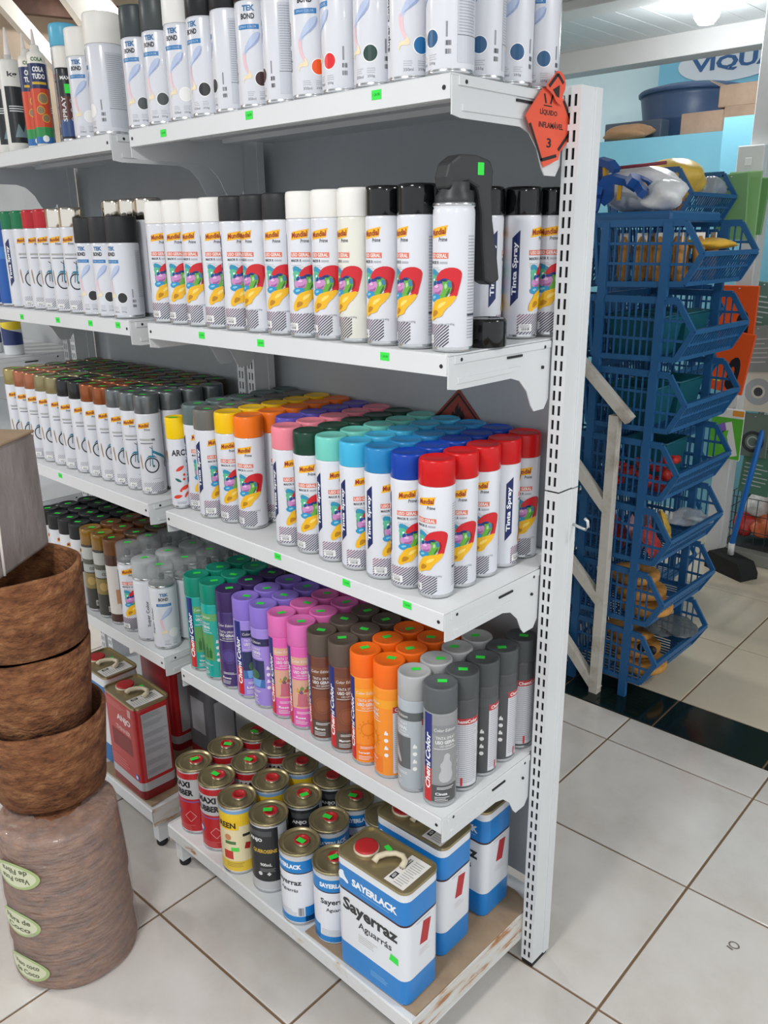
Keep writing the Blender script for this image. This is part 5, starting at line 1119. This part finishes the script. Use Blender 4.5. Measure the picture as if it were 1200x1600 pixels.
carton(1166, 150, 3.33, .2, .18, .10, 'brown carton stacked on the right end of the ledge', z=2.0735, flaps=1)
lump('crumpled_kraft', at(985, 200, y=3.27).x, 3.25, 1.963, .15, .038, .08, mat('a07f60', .8, 0, 'kraft_paper', var=.15), 'crumpled brown paper at the front of the blue ledge', 'paper', seed=41, amp=.25)
sg = thing('wall_sign_board', at(1142, 94, y=4.045), 'white oval VIQUA sign in blue letters on the upper wall', 'sign')
part('board', MB().prism([(.315*cos(i*pi/16)*1.0, .105*sin(i*pi/16)) for i in range(32)], 'y', 0, .01), mat('cfd8dc', .5, 0, 'sign_white'), sg)
d = Decal(); d.text('VIQUA', .02, -.01, .5, .085, c_('33618f'), 0, 0, .04); d.ring(0, 0, .083, .086, c_('33618f'), 0, 32, 4.0) if 0 else None
link('lettering', d.flat('lettering', (0, -.0005, 0), (1, 0, 0), (0, 0, 1)), sg)
# visible ceiling lamp
lp_ = at(1105, 16, z=2.36); cl = thing('ceiling_lamp', (lp_.x, lp_.y, 2.36), 'glowing round bulb lamp under the white ceiling', 'lamp')
part('bulb', MB().lathe([(.001, -.055), (.03, -.05), (.05, -.025), (.055, 0), (.045, .025), (.03, .035)], 20), mat('ffffff', .5, 0, 'lit_bulb', emit=30), cl)
part('socket', MB().lathe([(.028, .033), (.03, .045), (.05, .0479)], 16), mat('e4e4e4', .5, 0, 'socket'), cl)
pl = bpy.data.lights.new('lamp_light', 'POINT'); pl.energy = 20; pl.shadow_soft_size = .06; plo = bpy.data.objects.new('lamp_light', pl); C.objects.link(plo); plo.location = (lp_.x, lp_.y, 2.285)

# ------------------------------------------------------------------ right-hand display: white post, packets, mop
WP = mat('d4d6d6', .5, 0, 'white_post', var=.05)
q = at(1098, 878, z=0)
struct(part('trim_3', MB().bbox(-.712, -.637, 2.56, 2.64, 0, 2.40, .003), WP))
GRN = noise_mat('display_panel', [(.3, '39504a'), (.6, '4f6a60'), (.8, '6c8278')], 7, .7, .1)
struct(part('wall_display', MB().box(-.66, 1.4, 2.90, 2.94, .12, 1.6), GRN))
sw = thing('switch_box', (at(1168, 252, y=2.54).x+.01, 2.547, at(1168, 252, y=2.54).z-.03), 'white electrical switch box on the white post', 'switch box')
part('box', MB().bbox(-.05, .06, -.022, .012, -.04, .09, .004), mat('e2e4e4', .4, 0, 'switch_white'), sw); part('button', MB().bbox(-.014, .014, -.027, -.022, .012, .042, .002), mat('f0f0f0', .35, 0, 'switch_key'), sw)
def hang(px, py, y, w, h, m, name, lab, cat, group=None, art=None, rot=0, th=.012):
    q = at(px, py, y=y); t = thing(name, (q.x, y, q.z), lab, cat, group); t.rotation_euler = (0, rot, 0)
    part('packet', MB().bbox(-w/2, w/2, -th/2, th/2, -h/2, h/2, .003), m, t)
    part('hook', MB().tube([(0, -.015, h/2-.012), (0, .0, h/2-.012), (0, min(max(.05, 2.90-y), .1), h/2-.002)], .0025, 6), mat('d0d3d4', .3, .7, 'hook_wire'), t)
    if art: link('print', art.flat('print', (0, -th/2, 0), (1, 0, 0), (0, 0, 1)), t)
    return t
OR = mat('e8581c', .45, 0, 'orange_pack')
def saw():
    d = Decal(); K = c_('26262a'); d.poly([(.0, .0), (.03, .03), (.05, .01), (.055, -.05), (.045, -.11), (.02, -.12), (.0, -.1), (.006, -.05)], K, 0, 1)
    d.poly([(.014, -.02), (.03, -.015), (.034, -.06), (.02, -.08), (.012, -.06)], c_('e8581c'), 1, 1); d.rect(-.05, -.02, -.09, -.075, c_('cfe04a'), 1); return d
hang(1152, 495, 2.48, .16, .26, OR, 'saw_pack', 'orange hand saw packet hanging higher beside the white post', 'packet', 'orange saw packets', saw())
hang(1140, 565, 2.44, .17, .26, OR, 'saw_pack', 'orange hand saw packet hanging lower beside the blue baskets', 'packet', 'orange saw packets', saw(), .12)
d = Decal(); d.rect(-.07, .07, -.11, .075, c_('5fb53c'), 0); d.poly([(-.01, .05), (.02, .06), (.06, -.09), (.03, -.1)], c_('e6e6e2'), 1); d.poly([(-.035, .04), (-.01, .055), (.0, .02), (-.02, -.0)], c_('8a6ac0'), 2); d.poly([(-.02, .01), (.01, .02), (.0, -.06), (-.02, -.08)], c_('69c02c'), 2); d.rect(.02, .07, .085, .11, c_('e89a3a'), 0)
hang(1135, 678, 2.5, .14, .23, mat('e3e3de', .5, 0, 'white_card'), 'pruner_pack', 'white and green card with purple pruning tool', 'packet', art=d)
for i, (px, py, w, h, c, nm) in enumerate(((1185, 545, .12, .2, '8d9694', 'clear pack of steel wires hanging at the right edge'), (1186, 605, .16, .22, 'd5d0c2', 'cream card with round steel disc at the right edge'), (1178, 680, .13, .2, '6d7a70', 'clear pack with a coiled cable at the right edge'), (1182, 740, .14, .2, '55806a', 'green tinted packet low at the right edge'), (1188, 480, .12, .22, '5f7a6e', 'green packet beside the switch box, right edge'))):
    d = Decal()
    if 'round' in nm: d.ring(0, -.02, .03, .06, c_('a9adb0', .2), 0, 24); d.ring(0, -.02, .0, .02, c_('4a4c50'), 0, 16); d.text('tuut', 0, .085, .06, .02, c_('4a5a3c'), 0, 0, .02)
    elif 'coil' in nm: d.ring(0, -.03, .035, .05, c_('3a3d40'), 0, 24); d.ring(0, -.03, .02, .026, c_('b9bcbf', .2), 0, 20)
    else: d.lines(-w*.4, w*.4, -h*.3, h*.3, 6, c_('c2c6c4', .2), 0, .25)
    hang(px, py, 2.62+.02*i, w, h, mat(c, .4, 0, 'packet_film'), 'hanging_pack', nm, 'packet', 'packets on the display wall', d, .05*(i-2))
for i, (px, h) in enumerate(((1142, .24), (1160, .26), (1172, .22))):
    hang(px, 322, 2.3+.09*i, .13, h, mat(('7fae72', '8fba80', '6f9f66')[i], .45, 0, 'green_film', bump=.2, bscale=12), 'green_pack', f'pale green packet, {ORD[i]} from left, hanging behind the top basket', 'packet', 'green packets by the white post', None, .06*(i-1))
lump('clear_bag', tq.x-.03, 2.16, tq.z-.13, .05, .05, .12, mat('b4bcc8', .2, 0, 'grey_clear', alpha=.6), 'clear grey bag beside the switch box', 'bag', seed=51, amp=.3)
# mop with blue handle and black head
mp_ = thing('floor_squeegee', at(1138, 893, z=0), 'black floor mop head on a bright blue handle leaning right', 'mop')
base = at(1138, 893, z=0)
part('head', MB().prism([(-.10, 0), (.12, 0), (.12, .03), (.09, .075), (-.08, .085), (-.10, .06)], 'y', -.05, .05), mat('1b1c1d', .75, 0, 'black_foam', bump=.4), mp_).rotation_euler = (0, 0, -.4)
p0 = Vector((0, 0, .085)); q1 = at(1128, 850, y=base.y+.02)-base; q2 = at(1215, 590, y=base.y+.3)-base; q2 = p0+(q2-p0)*1.35
part('handle', MB().tube([p0+Vector((0, 0, .05)), q2], .0125, 12), mat('1a6fc4', .35, 0, 'blue_tube'), mp_)
part('joint', MB().tube([p0, p0+Vector((0, 0, .055))], .014, 10), mat('d5d5d2', .4, 0, 'white_joint'), mp_)
dd = (q2-p0).normalized(); part('paper_band', MB().tube([p0+Vector((0, 0, .05))+(q2-p0-Vector((0, 0, .05)))*.55, p0+Vector((0, 0, .05))+(q2-p0-Vector((0, 0, .05)))*.62], .0132, 12), mat('e0e2e0', .6, 0, 'white_band'), mp_)
# wire bin with small packets
wb = thing('wire_bin', (at(1180, 880, z=0).x+.02, at(1180, 880, z=0).y+.12, .06), 'low grey wire bin full of small packets at the right edge', 'bin')
mb = MB()
for i in range(9): x = -.2+i*.05; mb.bar((x, -.1, 0), (x, -.1, .24), .003, .003); 
for z in (0, .08, .16, .24): mb.bar((-.2, -.1, z), (.2, -.1, z), .003, .003); mb.bar((-.2, -.1, z), (-.2, .1, z), .003, .003)
for i in range(5): y = -.1+i*.05; mb.bar((-.2, y, 0), (-.2, y, .24), .003, .003)
mb.box(-.2, .2, -.1, .1, -.004, 0); part('wire_grid', mb, mat('5a5e60', .4, .6, 'bin_wire'), wb)
part('plinth', MB().bbox(-.26, .3, -.16, .12, -.06, -.004, .004), mat('8f9088', .6, 0, 'grey_plinth'), wb)
wx, wy = wb.location.x, wb.location.y
for i, (dx, dz, c, nm) in enumerate(((-.13, .02, 'b9322c', 'red packet at the left in the wire bin'), (-.04, .03, 'd9734a', 'orange packet in the middle of the wire bin'), (.06, .02, 'b4b6b4', 'silver packet at the right in the wire bin'), (-.08, .13, 'cfcfcb', 'white packet lying on top in the wire bin'), (.04, .14, 'c9502c', 'red orange packet lying on top in the wire bin'))):
    lump('small_pack', wx+dx, wy, .06+dz, .055, .06, .12, mat(c, .35, 0, 'pack_film', var=.2, vscale=40), nm, 'packet', 'packets in the wire bin', 60+i, 0, .25)
